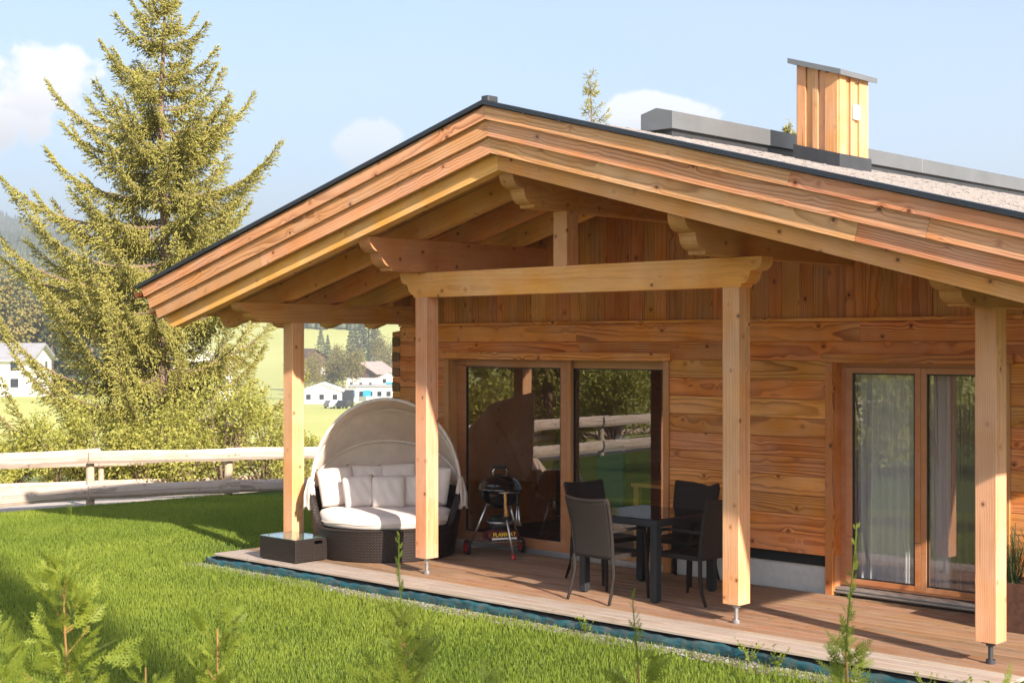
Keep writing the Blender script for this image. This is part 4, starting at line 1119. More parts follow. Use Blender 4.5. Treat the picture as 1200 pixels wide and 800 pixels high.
def build_chair(x, y, rz_, label):
    """chair faces local +y; origin under seat centre"""
    T = thing('wicker_chair', label, 'chair', (x, y, 0), rz_, 'wicker armchairs round the dining table'); W = WM[T]
    hw = .235
    # back panel: flared, curved in plan and profile
    def back(side):
        def f(u, v):
            a = u*2-1; z = .40+v*.53
            yy = -.235-.035*v-.085*v*v; wd = (hw-.015)+.012*v+.012*v*v
            yy += .028*(a*a)*(1 if side == 0 else 1)*(.3+.7*v)
            top = .018*(a*a)*(v**6)
            return W @ Vector((a*wd, yy-(.030 if side else 0), z+top))
        return f
    b = MB(); b.grid(back(0), 17, 15); b.grid(back(1), 17, 15)
    # close the rim
    f0, f1 = back(0), back(1)
    def rim(path):
        for i in range(len(path)-1):
            (u0, v0), (u1, v1) = path[i], path[i+1]; b.add([f0(u0, v0), f0(u1, v1), f1(u1, v1), f1(u0, v0)], [(0, 1, 2, 3)])
    P = [(i/16, 0) for i in range(17)]+[(1, i/14) for i in range(1, 15)]+[(1-i/16, 1) for i in range(1, 17)]+[(0, 1-i/14) for i in range(1, 15)]
    rim(P); o = b.build('backrest', M['wicker_brown'], T, smooth=False)
    me = o.data
    bm = bmesh.new(); bm.from_mesh(me); bmesh.ops.remove_doubles(bm, verts=bm.verts, dist=1e-4); bmesh.ops.recalc_face_normals(bm, faces=bm.faces); bm.to_mesh(me); bm.free()
    for p in me.polygons: p.use_smooth = p.area > .0004
    edge = MB(); edge.tube([(f0(0, v/14)+f1(0, v/14))/2 for v in range(15)]+[(f0(i/16, 1)+f1(i/16, 1))/2+Vector((0, 0, .0)) for i in range(17)]+[(f0(1, 1-v/14)+f1(1, 1-v/14))/2 for v in range(15)], .0185, 8)
    edge.build('back_rim', M['wicker_brown'], o, smooth=True)
    s = MB()
    def seat(u, v): a = u*2-1; return W @ Vector((a*(hw-.01), -.24+v*.47, .44-.012*(1-a*a)*math.sin(v*3.1)+.0))
    s.grid(seat, 9, 9)
    def seatb(u, v): a = u*2-1; return W @ Vector((a*(hw-.01), -.24+v*.47, .395))
    s.grid(seatb, 9, 9)
    for (p, q) in (((0, 0), (1, 0)), ((1, 0), (1, 1)), ((1, 1), (0, 1)), ((0, 1), (0, 0))):
        for i in range(8):
            a = (p[0]+(q[0]-p[0])*i/8, p[1]+(q[1]-p[1])*i/8); c = (p[0]+(q[0]-p[0])*(i+1)/8, p[1]+(q[1]-p[1])*(i+1)/8)
            s.add([seat(*a), seat(*c), seatb(*c), seatb(*a)], [(0, 1, 2, 3)])
    s.build('seat', M['wicker_brown'], T)
    for sx in (-1, 1):
        l = MB(); l.tube([W @ Vector(p) for p in ((sx*(hw+.012), -.325, 0), (sx*(hw+.006), -.275, .12), (sx*(hw-.002), -.252, .27), (sx*(hw-.008), -.248, .42))], [.013, .017, .020, .020], 10); l.build('leg', M['wicker_brown'], T, smooth=True)
        l = MB(); l.tube([W @ Vector(p) for p in ((sx*(hw+.015), .245, 0), (sx*(hw+.010), .235, .2), (sx*(hw+.006), .225, .42), (sx*(hw+.008), .200, .60), (sx*(hw+.010), .175, .645))], [.014, .018, .020, .018, .016], 10); l.build('leg', M['wicker_brown'], T, smooth=True)
        a = MB(); a.tube([W @ Vector(p) for p in ((sx*(hw+.010), .185, .645), (sx*(hw+.014), .10, .662), (sx*(hw+.012), -.05, .660), (sx*(hw+.004), -.20, .655), (sx*(hw-.006), -.285, .655))], .0155, 10); a.build('armrest', M['wicker_brown'], T, smooth=True)
    return T
build_chair(-1.525, -1.565, 0.0, 'brown wicker armchair in front of the table, seen from behind, nearest the lawn')
build_chair(-.93, -1.10, rad(90), 'brown wicker armchair on the right side of the table, half hidden by the post')
build_chair(-1.62, -.36, rad(180)+.12, 'dark wicker armchair on the far side of the table against the log wall')
build_chair(-2.22, -.80, rad(-90)-.15, 'dark wicker armchair on the left side of the table by the sliding door')

# ------------------------------------------------------------------ planter with rosemary
def build_planter():
    x0, x1, y0, y1, h = 1.60, 2.50, -.56, -.16, .40
    T = thing('planter_box', 'rusty brown metal planter box at the right end of the facade', 'planter', ((x0+x1)/2, (y0+y1)/2, 0))
    b = MB(); t = .012
    b.box(x0, x1, y0, y0+t, .0, h); b.box(x0, x1, y1-t, y1, 0, h); b.box(x0, x0+t, y0+t, y1-t, 0, h); b.box(x1-t, x1, y0+t, y1-t, 0, h)
    b.build('box', M['corten'], T, bevel=.003)
    s = MB(); s.box(x0+t, x1-t, y0+t, y1-t, .02, h-.04); s.build('soil', M['dirt'], T)
    rs = np.random.RandomState(9)
    for k in range(3):
        cx, cy = x0+.2+k*.26, (y0+y1)/2
        P = thing('rosemary_plant', ['bushy green rosemary at the left end of the planter box', 'upright rosemary in the middle of the planter box', 'rosemary at the right end of the planter box'][k], 'plant', (cx, cy, h-.04))
        V = []; F = []; st = MB()
        for j in range(46):
            a = rs.uniform(0, 6.28); L_ = rs.uniform(.25, .58); sp = rs.uniform(.05, .5)
            pts = []; p = np.array([cx+.03*math.cos(a), cy+.03*math.sin(a), h-.04])
            for i in range(9):
                s_ = i/8; pts.append(p+np.array([math.cos(a)*sp*s_*L_*(1+.3*s_), math.sin(a)*sp*s_*L_*.8, L_*s_*(1-.25*sp*s_)]))
            st.tube(pts, [.003]*8+[.001], 4)
            for i in range(2, 34):
                s_ = i/34*8; i0 = min(7, int(s_)); q = pts[i0]*(1-s_+i0)+pts[i0+1]*(s_-i0); b_ = rs.uniform(0, 6.28); l = rs.uniform(.026, .042)
                d = np.array([math.cos(b_)*.75, math.sin(b_)*.75, .75]); d /= np.linalg.norm(d); w = np.cross(d, [0, 0, 1]); w = w/np.linalg.norm(w)*.0032
                o = len(V); V += [q-w, q+w, q+d*l]; F.append((o, o+1, o+2))
        ob('foliage', nmesh('foliage', V, F, M['rosemary'], rs.rand(len(V))), P); st.build('stems', M['rosemary'], P)
build_planter()

# ------------------------------------------------------------------ conifers
def unit_sprig():
    """a needle-covered shoot: slim bipyramid, 1 long along +x"""
    V = np.array([(0, 0, 0), (.35, .5, .0), (.35, -.25, .43), (.35, -.25, -.43), (1, 0, 0)], float)
    F = np.array([(0, 2, 1), (0, 3, 2), (0, 1, 3), (4, 1, 2), (4, 2, 3), (4, 3, 1)])
    return V, F
SV, SF = unit_sprig()
def sprigs(P, D, L, Wd):
    """place sprigs at P with directions D, lengths L and widths Wd"""
    P = np.asarray(P, float); D = np.asarray(D, float); D = D/np.linalg.norm(D, axis=1)[:, None]
    up = np.where(np.abs(D[:, 2:3]) < .95, np.array([[0, 0, 1.]]), np.array([[1., 0, 0]]))
    A = np.cross(D, up); A /= np.linalg.norm(A, axis=1)[:, None]; B = np.cross(D, A)
    V = P[:, None]+D[:, None]*(SV[None, :, 0:1]*L[:, None, None])+A[:, None]*(SV[None, :, 1:2]*Wd[:, None, None])+B[:, None]*(SV[None, :, 2:3]*Wd[:, None, None])
    F = np.arange(len(P))[:, None, None]*5+SF[None]
    return V.reshape(-1, 3), F.reshape(-1, 3)
def conifer(name, label, base, height, halfw, seed, dens=1.0, group=None, maxw=3.3, zlow=.25, sprig=.13, bare=0, asym=None):
    rs = np.random.RandomState(seed)
    bx, by, bz = base
    T = thing(name, label, 'tree', base, 0, group)
    tr = MB(); n = 14
    tr.tube([(bx+.04*math.sin(i*.9+seed), by+.04*math.cos(i*1.1), bz-.2+(height+.2)*i/(n-1)) for i in range(n)], [max(.012, .016*height*(1-i/(n-1))**.9) for i in range(n)], 10)
    tr.build('trunk', M['bark'], T, smooth=True)
    P = []; Dr = []; Ls = []; Ws = []; br = MB()
    z = zlow; k = 0
    while z < height-.15:
        frac = z/height
        reach = min(maxw, halfw*(height-z))
        nb = max(5, int(round(7.6-1.6*frac)))
        for j in range(nb):
            a = k*2.4+j*2*math.pi/nb+rs.uniform(-.35, .35)
            L = reach*rs.uniform(.38, 1.22)*(asym(a, z) if asym else 1)
            if L < .12: L = .12
            ca, sa = math.cos(a), math.sin(a)
            droop = rs.uniform(.10, .30)*(1-frac)+.02; up = rs.uniform(.55, 1.15)
            zz = z+rs.uniform(-.22, .22)
            m = max(4, int(L*4)); pts = []
            side = rs.uniform(-.15, .15)
            for i in range(m+1):
                s = i/m; r_ = L*(s-.12*s*s*s); dz = L*(.10*s-droop*1.5*s*(1-s)*1.4+up*(.40-.05*min(L, 3))*s**2.8)
                pts.append(np.array([bx+ca*r_-sa*side*L*s*s, by+sa*r_+ca*side*L*s*s, bz+zz+dz]))
            br.tube(pts, [max(.005, .011*L*(1-i/m)+.004) for i in range(m+1)], 5, cap=False)
            # shoots along the branch
            pts = np.array(pts); seg = np.diff(pts, axis=0); cl = np.concatenate([[0], np.cumsum(np.linalg.norm(seg, axis=1))]); tot = cl[-1]
            ns = int(tot/.052*dens)+3
            for i in range(ns):
                s = (.10+.90*(i+rs.rand())/ns)*tot if L > .5 else (i+rs.rand())/ns*tot
                s = min(s, tot*.999); q = np.searchsorted(cl, s)-1; q = max(0, min(q, len(seg)-1)); f = (s-cl[q])/(cl[q+1]-cl[q]); p0 = pts[q]+seg[q]*f; d0 = seg[q]/np.linalg.norm(seg[q])
                rel = s/tot
                for sg in (-1, 1):
                    lat = np.array([-sa, ca, 0])*sg
                    tl = (.13+.62*min(L, 2.4)*.36*(1-rel)**.8)*rs.uniform(.5, 1.15)     # twig length
                    hang = rs.uniform(.35, 1.5)*(1-.6*rel)*(1-.45*frac)
                    d = d0*(.55+.5*rel)+lat*rs.uniform(.45, 1.0)+np.array([0, 0, -hang+.12])
                    d /= np.linalg.norm(d); mm = max(2, int(tl/(sprig*.42)))
                    for t in range(mm):
                        u = (t+.3)/mm; pp = p0+d*tl*u+np.array([0, 0, -.35*hang*tl*u*u])
                        dd = d+rs.normal(0, .38, 3)+np.array([0, 0, -.35*hang]); P.append(pp); Dr.append(dd); Ls.append(sprig*rs.uniform(.6, 1.15)); Ws.append(sprig*.29*rs.uniform(.6, 1.3))
                if rs.rand() < .55:
                    P.append(p0); Dr.append(d0*.7+np.array([0, 0, .5])+rs.normal(0, .3, 3)); Ls.append(sprig*rs.uniform(.7, 1.3)); Ws.append(sprig*.24)
            # upright leader at the branch tip
            tipd = seg[-1]/np.linalg.norm(seg[-1])
            for t in range(5):
                P.append(pts[-1]-tipd*.05*t); Dr.append(tipd+rs.normal(0, .25 if t else .05, 3)+np.array([0, 0, .25])); Ls.append(sprig*(1.5 if t == 0 else 1.0)); Ws.append(sprig*.2)
        z += (.33+.12*rs.rand())*(1-.40*frac)*(1 if dens > .5 else 1.5); k += 1
    # leader
    for i in range(14):
        P.append(np.array([bx, by, bz+height-.5+i*.045])); Dr.append(rs.normal(0, .5, 3)+np.array([0, 0, .9])); Ls.append(sprig*.9); Ws.append(sprig*.15)
    V, F = sprigs(P, Dr, np.array(Ls), np.array(Ws))
    tint = np.repeat(np.clip(rs.normal(.5, .33, len(P)), 0, 1), 5)
    o = ob('crown', nmesh('crown', V, F, M['spruce'], tint), T)
    br.build('branches', M['bark'], T, smooth=True)
    return T, len(P)

x, y = at(191, 28.5)
def asym(a, z):
    # fuller on the left-facing and near sides low down, as in the photo
    d = math.cos(a-math.atan2(-RT[1], -RT[0])); return 1+(.16*d if z < 4.5 else .02*d)
BIG, cnt = conifer('spruce_tree', 'tall yellow-green spruce with drooping branches behind the lawn fence', (x, y, tz(x, y)), 10.5, .54, 21, 1.35, maxw=3.2, asym=asym, sprig=.098)
x, y = at(692, 36); conifer('spruce_tree', 'spruce whose thin tip shows just above the roof ridge', (x, y, tz(x, y)), 9.95, .34, 5, .28, maxw=1.8, zlow=3.5, sprig=.10)
x, y = at(925, 36); conifer('spruce_tree', 'spruce whose tip peeks out beside the wooden chimney', (x, y, tz(x, y)), 8.75, .36, 8, .6, maxw=1.6, zlow=3.5)
# trees beyond the fence to the left front (they show in the patio door panes)
for i, (xx, yy, hh) in enumerate(((-19.5, -11.0, 8.5), (-18.0, -15.5, 9.5), (-21.5, -19.0, 10.5), (-17.5, -21.5, 8.0))):
    conifer('spruce_tree', ['spruce beyond the fence mirrored in the left door pane', 'spruce beyond the fence mirrored in the sliding door pane', 'taller spruce far beyond the fence mirrored in the patio door', 'spruce beyond the fence corner mirrored in the patio door'][i], (xx, yy, ZL), hh, .42, 31+i, .35, sprig=.26, maxw=2.6)
# two tall spruces standing outside the picture on the right; they cast the shade bands on the lawn
conifer('spruce_tree', 'tall slender spruce outside the picture whose shade falls across the lawn', (27.0, -14.2, ZL), 20.5, .12, 41, .25, sprig=.30, maxw=1.4, zlow=8)
def leafy(name, label, cat, base, rx, ry, h, n, size, mat, seed, group=None, clump=18, trunk=True):
    """broad-leaved shrub or tree: clumps of small leaf faces on a few stems"""
    rs = np.random.RandomState(seed); bx, by, bz = base
    T = thing(name, label, cat, base, 0, group)
    cs = []
    for i in range(clump):
        a = rs.uniform(0, 6.28); r = math.sqrt(rs.rand()); zz = rs.uniform(.22, 1)
        k = math.sqrt(max(.1, 1-(zz*1.15-.35)**2)); cs.append((bx+rx*r*k*math.cos(a), by+ry*r*k*math.sin(a), bz+h*zz*.86, rs.uniform(.16, .34)))
    st = MB()
    for c in cs: st.tube([(bx, by, bz-.05), ((bx*1.3+c[0]*.7)/2, (by*1.3+c[1]*.7)/2, bz+(c[2]-bz)*.45), c[:3]], [.012*h+.004, .007*h+.003, .003], 5, cap=False)
    st.build('stems', M['bark'], T)
    C = np.array(cs); idx = rs.randint(0, len(C), n); S_ = min(rx, h*.5)
    g = rs.normal(0, 1, (n, 3)); g /= np.linalg.norm(g, axis=1)[:, None]; g *= (rs.rand(n)**.45)[:, None]
    P = C[idx, :3]+g*np.stack([C[idx, 3]*rx*1.5, C[idx, 3]*ry*1.5, C[idx, 3]*h*.75], -1)
    P[:, 2] = np.maximum(P[:, 2], bz+.05)
    A = rs.normal(0, 1, (n, 3)); A /= np.linalg.norm(A, axis=1)[:, None]; B = np.cross(A, rs.normal(0, 1, (n, 3))); B /= np.linalg.norm(B, axis=1)[:, None]
    s = size*rs.uniform(.6, 1.3, n)[:, None]
    V = np.stack([P-A*s, P-B*s*.5, P+A*s, P+B*s*.5], 1).reshape(-1, 3); F = np.arange(n*4).reshape(-1, 4)
    tint = np.repeat(np.clip(rs.normal(.5, .3, n), 0, 1), 4)
    ob('crown', nmesh('crown', V, F, mat, tint), T); return T
SH = [(62, 25.6, .75, .8), (120, 26.2, .95, 1.15), (165, 25.9, .8, .8), (212, 26.0, .85, .95), (262, 26.3, .9, 1.2), (312, 26.8, .8, .95), (20, 25.8, .7, .55), (352, 27.2, .7, .6)]
lab = ['low yellow-green shrub left of the spruce behind the fence post', 'tall leafy shrub left of the spruce trunk behind the fence', 'leafy shrub at the foot of the spruce trunk', 'leafy shrub just right of the spruce trunk', 'tall leafy shrub behind the right fence post', 'shrub behind the fence next to the left porch post', 'lowest shrub behind the fence at the left edge', 'small shrub behind the fence right of the left porch post']
for i, (px, D, r, h) in enumerate(SH):
    x, y = at(px, D); leafy('shrub', lab[i], 'shrub', (x, y, tz(x, y)), r*1.1, r*.8, h*1.9, 3600, .035, M['shrub'], 50+i, 'shrubs behind the fences', 22)
for i, (xx, yy, r, h) in enumerate(((-6.6, -11.8, 1.3, 2.7), (-4.4, -14.2, 1.5, 3.0), (-8.2, -17.6, 1.8, 3.0), (-14.6, -9.5, 1.1, 1.9), (-15.0, -14.5, 1.2, 2.2), (-1.5, -16.5, 1.7, 3.0))):
    leafy('garden_bush', ['yellow-green garden bush mirrored in the curtained window', 'second garden bush mirrored in the curtained window', 'garden bush mirrored in the right of the sliding door', 'bush beyond the fence mirrored in the fixed door pane', 'bush beyond the fence mirrored above the rails', 'large bush mirrored at the right of the curtained window'][i], 'bush', (xx, yy, ZL), r, r, h, 6000, .06, M['shrub'], 70+i, None, 34)

# ------------------------------------------------------------------ young thuja hedge in the foreground
def frond(rs, L):
    """flat fern-like spray in the xy plane, stem along +x; returns ribbons (p, q, width)"""
    R = []
    n = int(L/.010); 
    for i in range(2, n):
        s = i/n; p = np.array([L*s, 0, 0]); sg = 1 if i % 2 else -1
        l = L*.46*(1-s)**.75*(.55+.45*min(1, s*4))*rs.uniform(.7, 1.1)
        d = np.array([math.cos(.85), sg*math.sin(.85), 0]); e = p+d*l; R.append((p, e, .0030))
        m = int(l/.009)
        for j in range(1, m+1):
            u = j/(m+.5); sg2 = 1 if j % 2 else -1; a = .85*sg+sg2*.75; l2 = min(.022, l*.42*(1-u)+.004)*rs.uniform(.7, 1.1)
            b = p+d*l*u; R.append((b, b+np.array([math.cos(a), math.sin(a), 0])*l2, .0026))
    R.append((np.zeros(3), np.array([L, 0, 0]), .0028)); return R
FR = []
_rs = np.random.RandomState(2)
for L_ in (.09, .12, .15, .18):
    R = frond(_rs, L_); V = []; 
    for p, q, w in R:
        d = q-p; d /= max(1e-6, np.linalg.norm(d)); nrm = np.array([-d[1], d[0], 0])*w*1.15
        mid = p+(q-p)*.6
        V += [p-nrm*.7, p+nrm*.7, mid+nrm*1.1, q, mid-nrm*1.1]
    FR.append(np.array(V))
def thuja(px, D, ztop, zlead, rad0, n, seed, label, zmin=.15, leads=1):
    rs = np.random.RandomState(seed); x, y = at(px, D); bz = ZL
    T = thing('young_thuja', label, 'hedge plant', (x, y, bz), 0, 'young thuja hedge plants in the foreground')
    Hh = ztop-bz; st = MB()
    top = zlead-bz
    lean = rs.uniform(-.03, .03, 2)
    def axis(z): s = z/top; return np.array([x+lean[0]*s*s+.012*math.sin(z*7+seed), y+lean[1]*s*s+.012*math.cos(z*6), bz+z])
    zc = min(.96, Hh/top*.98)
    st.tube([axis(top*zc*i/16) for i in range(17)], [.0085*(1-zc*i/16)**.8+.0016 for i in range(17)], 6)
    ld_ = MB(); ld_.tube([axis(top*(zc+(1-zc)*i/10)) for i in range(11)], [.0085*(1-zc-(1-zc)*i/10)**.8+.0014 for i in range(11)], 6)
    VV = []
    def put(P, d, roll, Vf, sc=1, curve=0.0):
        d = d/np.linalg.norm(d); up = np.array([0, 0, 1.]) if abs(d[2]) < .95 else np.array([1., 0, 0])
        a = np.cross(up, d); a /= np.linalg.norm(a); b = np.cross(d, a)
        A = a*math.cos(roll)+b*math.sin(roll); B = np.cross(d, A)
        Q = Vf*sc; bend = curve*Q[:, 0:1]**2*4
        VV.append(P+Q[:, 0:1]*d+Q[:, 1:2]*A+(Q[:, 2:3]-bend)*B)
    for i in range(n):
        u = ((i+rs.rand())/n)**.9; z = zmin+u*(Hh-zmin)*1.0
        rr_ = rad0*(1-u)**.55*rs.uniform(.25, 1.05)+.02
        a = rs.uniform(0, 6.283); out = np.array([math.cos(a), math.sin(a), 0])
        tip = axis(z)+out*rr_+np.array([0, 0, rr_*.5]); root = axis(max(.02, z-rr_*.45))
        if rr_ > .07 and rs.rand() < .22: st.tube([root, (root+tip)/2+np.array([0, 0, -.01]), tip], [.0028, .002, .001], 5, cap=False)
        for k in range(3):
            base = root+(tip-root)*rs.uniform(.35, 1.0)
            d = out*rs.uniform(.35, 1)+np.array([0, 0, rs.uniform(.35, 1.1)])+rs.normal(0, .28, 3)
            put(base, d, rs.uniform(0, 3.14), FR[rs.randint(4)], rs.uniform(.6, 1.1)*(1-.35*u), rs.uniform(-.3, .5))
    # sparse leader with small side sprays
    z = Hh
    while z < top:
        a = rs.uniform(0, 6.283); s_ = (1-(z-Hh)/(top-Hh+.01))
        d = np.array([math.cos(a)*.6, math.sin(a)*.6, 1.0]); put(axis(z), d, rs.uniform(0, 3), FR[0], .30+.42*s_); z += rs.uniform(.008, .026)
    for q in range(leads-1):
        a = rs.uniform(0, 6.28); z0 = Hh*.55; p0 = axis(z0); l = rs.uniform(.25, .42)
        pts = [p0+np.array([math.cos(a)*.10*s, math.sin(a)*.10*s, l*s]) for s in (0, .3, .6, 1)]
        st.tube(pts, [.005, .004, .003, .0015], 5)
        for k in range(12):
            s = k/12; P = pts[0]+(pts[-1]-pts[0])*s; b = rs.uniform(0, 6.28); put(P, np.array([math.cos(b)*.6, math.sin(b)*.6, .9]), rs.uniform(0, 3), FR[0], .55)
    V = np.concatenate(VV); m = len(V)//5; b = np.arange(m)[:, None]*5
    F = np.concatenate([b+np.array([0, 1, 2]), b+np.array([0, 2, 4]), b+np.array([4, 2, 3])])
    tint = np.repeat(np.clip(rs.normal(.5, .3, m), 0, 1), 5)
    ob('foliage', nmesh('foliage', V, F, M['thuja'], tint), T); st.build('stem', M['thuja_wood'], T, smooth=True); ld_.build('leader_shoot', M['thuja'], T, smooth=True)
def zt(py, D): return 2.35-(py-403)*D/1690
thuja(78, 5.4, zt(668, 5.4), zt(590, 5.4), .25, 100, 1, 'bushiest young thuja with a bare leader, in the lower left foreground', .75, 2)
thuja(8, 5.1, zt(738, 5.1), zt(715, 5.1), .20, 50, 2, 'young thuja cut off by the left edge of the picture', .7)
thuja(168, 5.0, zt(772, 5.0), zt(758, 5.0), .14, 26, 3, 'low thuja shoots right of the bushiest hedge plant', .7)
thuja(250, 5.5, zt(725, 5.5), zt(664, 5.5), .18, 60, 4, 'young thuja with a thin orange stem below the side table', .75, 3)
thuja(470, 5.6, zt(735, 5.6), zt(628, 5.6), .21, 74, 5, 'young thuja with a long leader in front of the daybed', .75, 2)
thuja(742, 5.6, zt(765, 5.6), zt(690, 5.6), .12, 26, 6, 'thin thuja with forked tips in front of the dining chairs', .8, 3)
thuja(560, 5.1, zt(795, 5.1), zt(786, 5.1), .10, 14, 7, 'tiny thuja tip at the bottom edge right of the daybed hedge plant', .8)
thuja(990, 5.3, zt(755, 5.3), zt(612, 5.3), .14, 48, 8, 'sparse young thuja with long forked leader in front of the curtained window', .75, 3)
thuja(1185, 5.2, zt(812, 5.2), zt(805, 5.2), .10, 16, 9, 'low thuja shoots near the right end of the hedge', .8)

# small weeds on the border by the deck
def weed(px, py, seed, label):
    rs = np.random.RandomState(seed); D = 1690*(2.35-ZL)/(py-403); x, y = at(px, D); y = min(y, -2.50)
    T = thing('weed_plant', label, 'weed', (x, y, ZL), 0, 'weeds along the deck edging'); V = []; F = []; st = MB()
    for j in range(9):
        a = rs.uniform(0, 6.28); l = rs.uniform(.10, .26); t = np.array([x+math.cos(a)*l*.5, y+math.sin(a)*l*.35, ZL+l*.75]); p = np.array([x, y, ZL])
        st.tube([p, (p+t)/2+np.array([0, 0, .02]), t], [.0025, .002, .001], 4, cap=False)
        for k in range(9):
            s = rs.uniform(.3, 1); q = p+(t-p)*s; d = rs.normal(0, 1, 3); d[2] = abs(d[2]); d /= np.linalg.norm(d); w = np.cross(d, rs.normal(0, 1, 3)); w /= np.linalg.norm(w); L_ = rs.uniform(.018, .038); o = len(V)
            V += [q, q+d*L_*.5+w*L_*.22, q+d*L_, q+d*L_*.5-w*L_*.22]; F.append((o, o+1, o+2, o+3))
    ob('leaves', nmesh('leaves', V, F, M['thuja'], rs.rand(len(V))), T); st.build('stems', M['thuja'], T)
for i, (px, py) in enumerate(((880, 778), (915, 782), (1100, 812), (1140, 815), (700, 740), (1165, 816))):
    weed(px, py, 80+i, ['weed beside the teal edging right of the middle post', 'second weed beside the dark gap in the edging', 'leafy weed at the right corner of the deck', 'taller weed at the right corner of the deck', 'weed below the dining chairs', 'weed below the right porch post'][i])

# ------------------------------------------------------------------ distant village, forest and hills
def house(name, label, px, D, w, d, hw, hr, rz_, wall, roofm, nwin, floors=2, over=.8, cat='house', timber=0, zoff=0, nside=2):
    x, y = at(px, D); z = tz(x, y)+zoff
    T = thing(name, label, cat, (x, y, z), rz_); W = WM[T]
    b = MB(); b.box(-w/2, w/2, -d/2, d/2, -.9, hw*(1-timber), W); b.build('wall', wall, T)
    b = MB(); g = [(-w/2, hw), (w/2, hw), (0, hw+hr)] if hr else None
    b.box(-w/2, w/2, -d/2, d/2, hw*(1-timber)+.01, hw, W)
    if hr: b.add([W @ Vector((a, y_, c)) for y_ in (-d/2, d/2) for a, c in g], [(0, 1, 2), (5, 4, 3), (0, 3, 4, 1), (1, 4, 5, 2), (2, 5, 3, 0)])
    b.build('upper_wall', M['far_wood'] if timber else wall, T)
    r = MB()
    if hr:
        s = hr/(w/2)
        for sg in (-1, 1):
            P = [(0, hw+hr+.02), (sg*(w/2+over), hw-s*over+.02), (sg*(w/2+over), hw-s*over+.30), (0, hw+hr+.30)]
            r.add([W @ Vector((a, y_, c)) for y_ in (-d/2-over, d/2+over) for a, c in P], [(0, 1, 2, 3), (7, 6, 5, 4), (0, 4, 5, 1), (1, 5, 6, 2), (2, 6, 7, 3), (3, 7, 4, 0)])
    else: r.box(-w/2-over, w/2+over, -d/2-over, d/2+over, hw, hw+.35, W)
    r.build('roof', roofm, T)
    me = None; step = hw/floors
    wm = MB(); wm.box(-.55, .55, -.03, .03, 0, 1.2); me = mesh('window', wm.v, wm.f, M['far_glass'])
    for side in (-1, 1):
        for f in range(floors):
            for k in range(nwin):
                xx = -w/2+(k+.5)*w/nwin; ob('window', me, T, W @ Matrix.Translation((xx, side*(d/2+.02), f*step+step*.35)))
    for side in (-1, 1):
        for f in range(floors):
            for k in range(nside): ob('window', me, T, W @ Matrix.Translation((side*(w/2+.02), ((k+.5)/nside-.5)*d, f*step+step*.35)) @ Matrix.Rotation(rad(90), 4, 'Z'))
    return T
ang = math.atan2(RT[1], RT[0])
house('white_building', 'long white two-storey building with flat grey roof at the left edge', -38, 200, 11, 20, 4.5, 2.0, ang+.05+rad(90), M['white_wall'], M['far_roof'], 2, 2, .7, 'building', zoff=.6, nside=5)
house('village_house', 'white house seen through the spruce branches', 232, 210, 9, 8, 4.5, 1.8, ang+.3, M['white_wall'], M['far_roof'], 3, zoff=2.6)
house('village_house', 'white chalet with brown gable roof in the valley behind the daybed', 434, 520, 12, 13, 6.0, 3.4, ang-.45, M['white_wall'], M['brown_roof'], 3, 2, 1.4, timber=.35, zoff=.4)
house('village_house', 'dark timber chalet with white base on the slope beside the left post', 362, 500, 8, 9, 6.0, 2.4, ang+.6, M['white_wall'], M['far_wood'], 2, 2, 1.2, timber=.6, zoff=6)
house('village_barn', 'low white building with pale roof at the far edge of the meadow', 379, 330, 9, 6, 3.0, 1.6, ang, M['white_wall'], M['white_wall'], 3, 1, .5, 'building', zoff=0)
house('village_shed', 'small dark glazed shed next to the parked cars', 407, 330, 3.2, 3, 3.2, 0, ang, M['far_glass'], M['far_roof'], 1, 1, .3, 'shed', zoff=0)
house('village_shop', 'low white building with blue doors behind the daybed canopy', 437, 350, 11, 6, 3.6, 0, ang-.1, M['white_wall'], M['far_roof'], 5, 1, .5, 'building', zoff=.2)
house('village_house', 'small white house with blue door right of the chalet', 458, 400, 6, 6, 4.5, 1.6, ang, M['white_wall'], M['far_roof'], 2, 2, .6, zoff=1.2)
def blue_panel(px, D, w, h, z): 
    x, y = at(px, D); b = MB(); mt = Matrix.Translation((x, y, tz(x, y)+z)) @ Matrix.Rotation(ang-.1, 4, 'Z'); b.box(-w/2, w/2, -.05, .05, 0, h, mt); return b
tag(blue_panel(430, 345, 1.9, 1.5, 1.4).build('blue_banner', M['blue_far']), 'blue banner panel on the low white building', 'banner')
tag(blue_panel(456, 395, 1.8, 1.3, 3.2).build('blue_awning', M['blue_far']), 'blue awning on the small white house at the wall corner', 'awning')
def far_car(px, D, mat, label, rot):
    x, y = at(px, D); z = tz(x, y); T = thing('parked_car', label, 'car', (x, y, z), ang+rot, 'cars parked in the village'); W = WM[T]
    def extr(P, y0, y1): 
        n = len(P); b = MB(); b.add([W @ Vector((a, y_, c)) for y_ in (y0, y1) for a, c in P], [tuple(range(n)), tuple(reversed(range(n, 2*n)))]+[(i, n+i, n+(i+1) % n, (i+1) % n) for i in range(n)]); return b
    extr([(-2.1, .35), (2.1, .35), (2.15, .8), (1.3, .95), (.7, 1.42), (-1.2, 1.45), (-1.9, .98), (-2.15, .85)], -.85, .85).build('body', mat, T)
    extr([(1.15, .98), (.68, 1.36), (-1.15, 1.39), (-1.7, 1.0)], -.87, .87).build('windows', M['far_glass'], T)
    for wx in (-1.35, 1.35):
        for wy in (-.87, .70): b = MB(); b.tube([W @ Vector((wx, wy, .33)), W @ Vector((wx, wy+.17, .33))], .33, 12); b.build('wheel', M['rubber'], T)
far_car(390, 250, M['hood_metal'], 'grey car parked leftmost at the edge of the meadow', 1.3)
far_car(397, 248, M['white_wall'], 'white car parked in the middle of the row', 1.25)
far_car(404, 246, M['dark_metal'], 'dark car parked beside the glazed shed', 1.35)

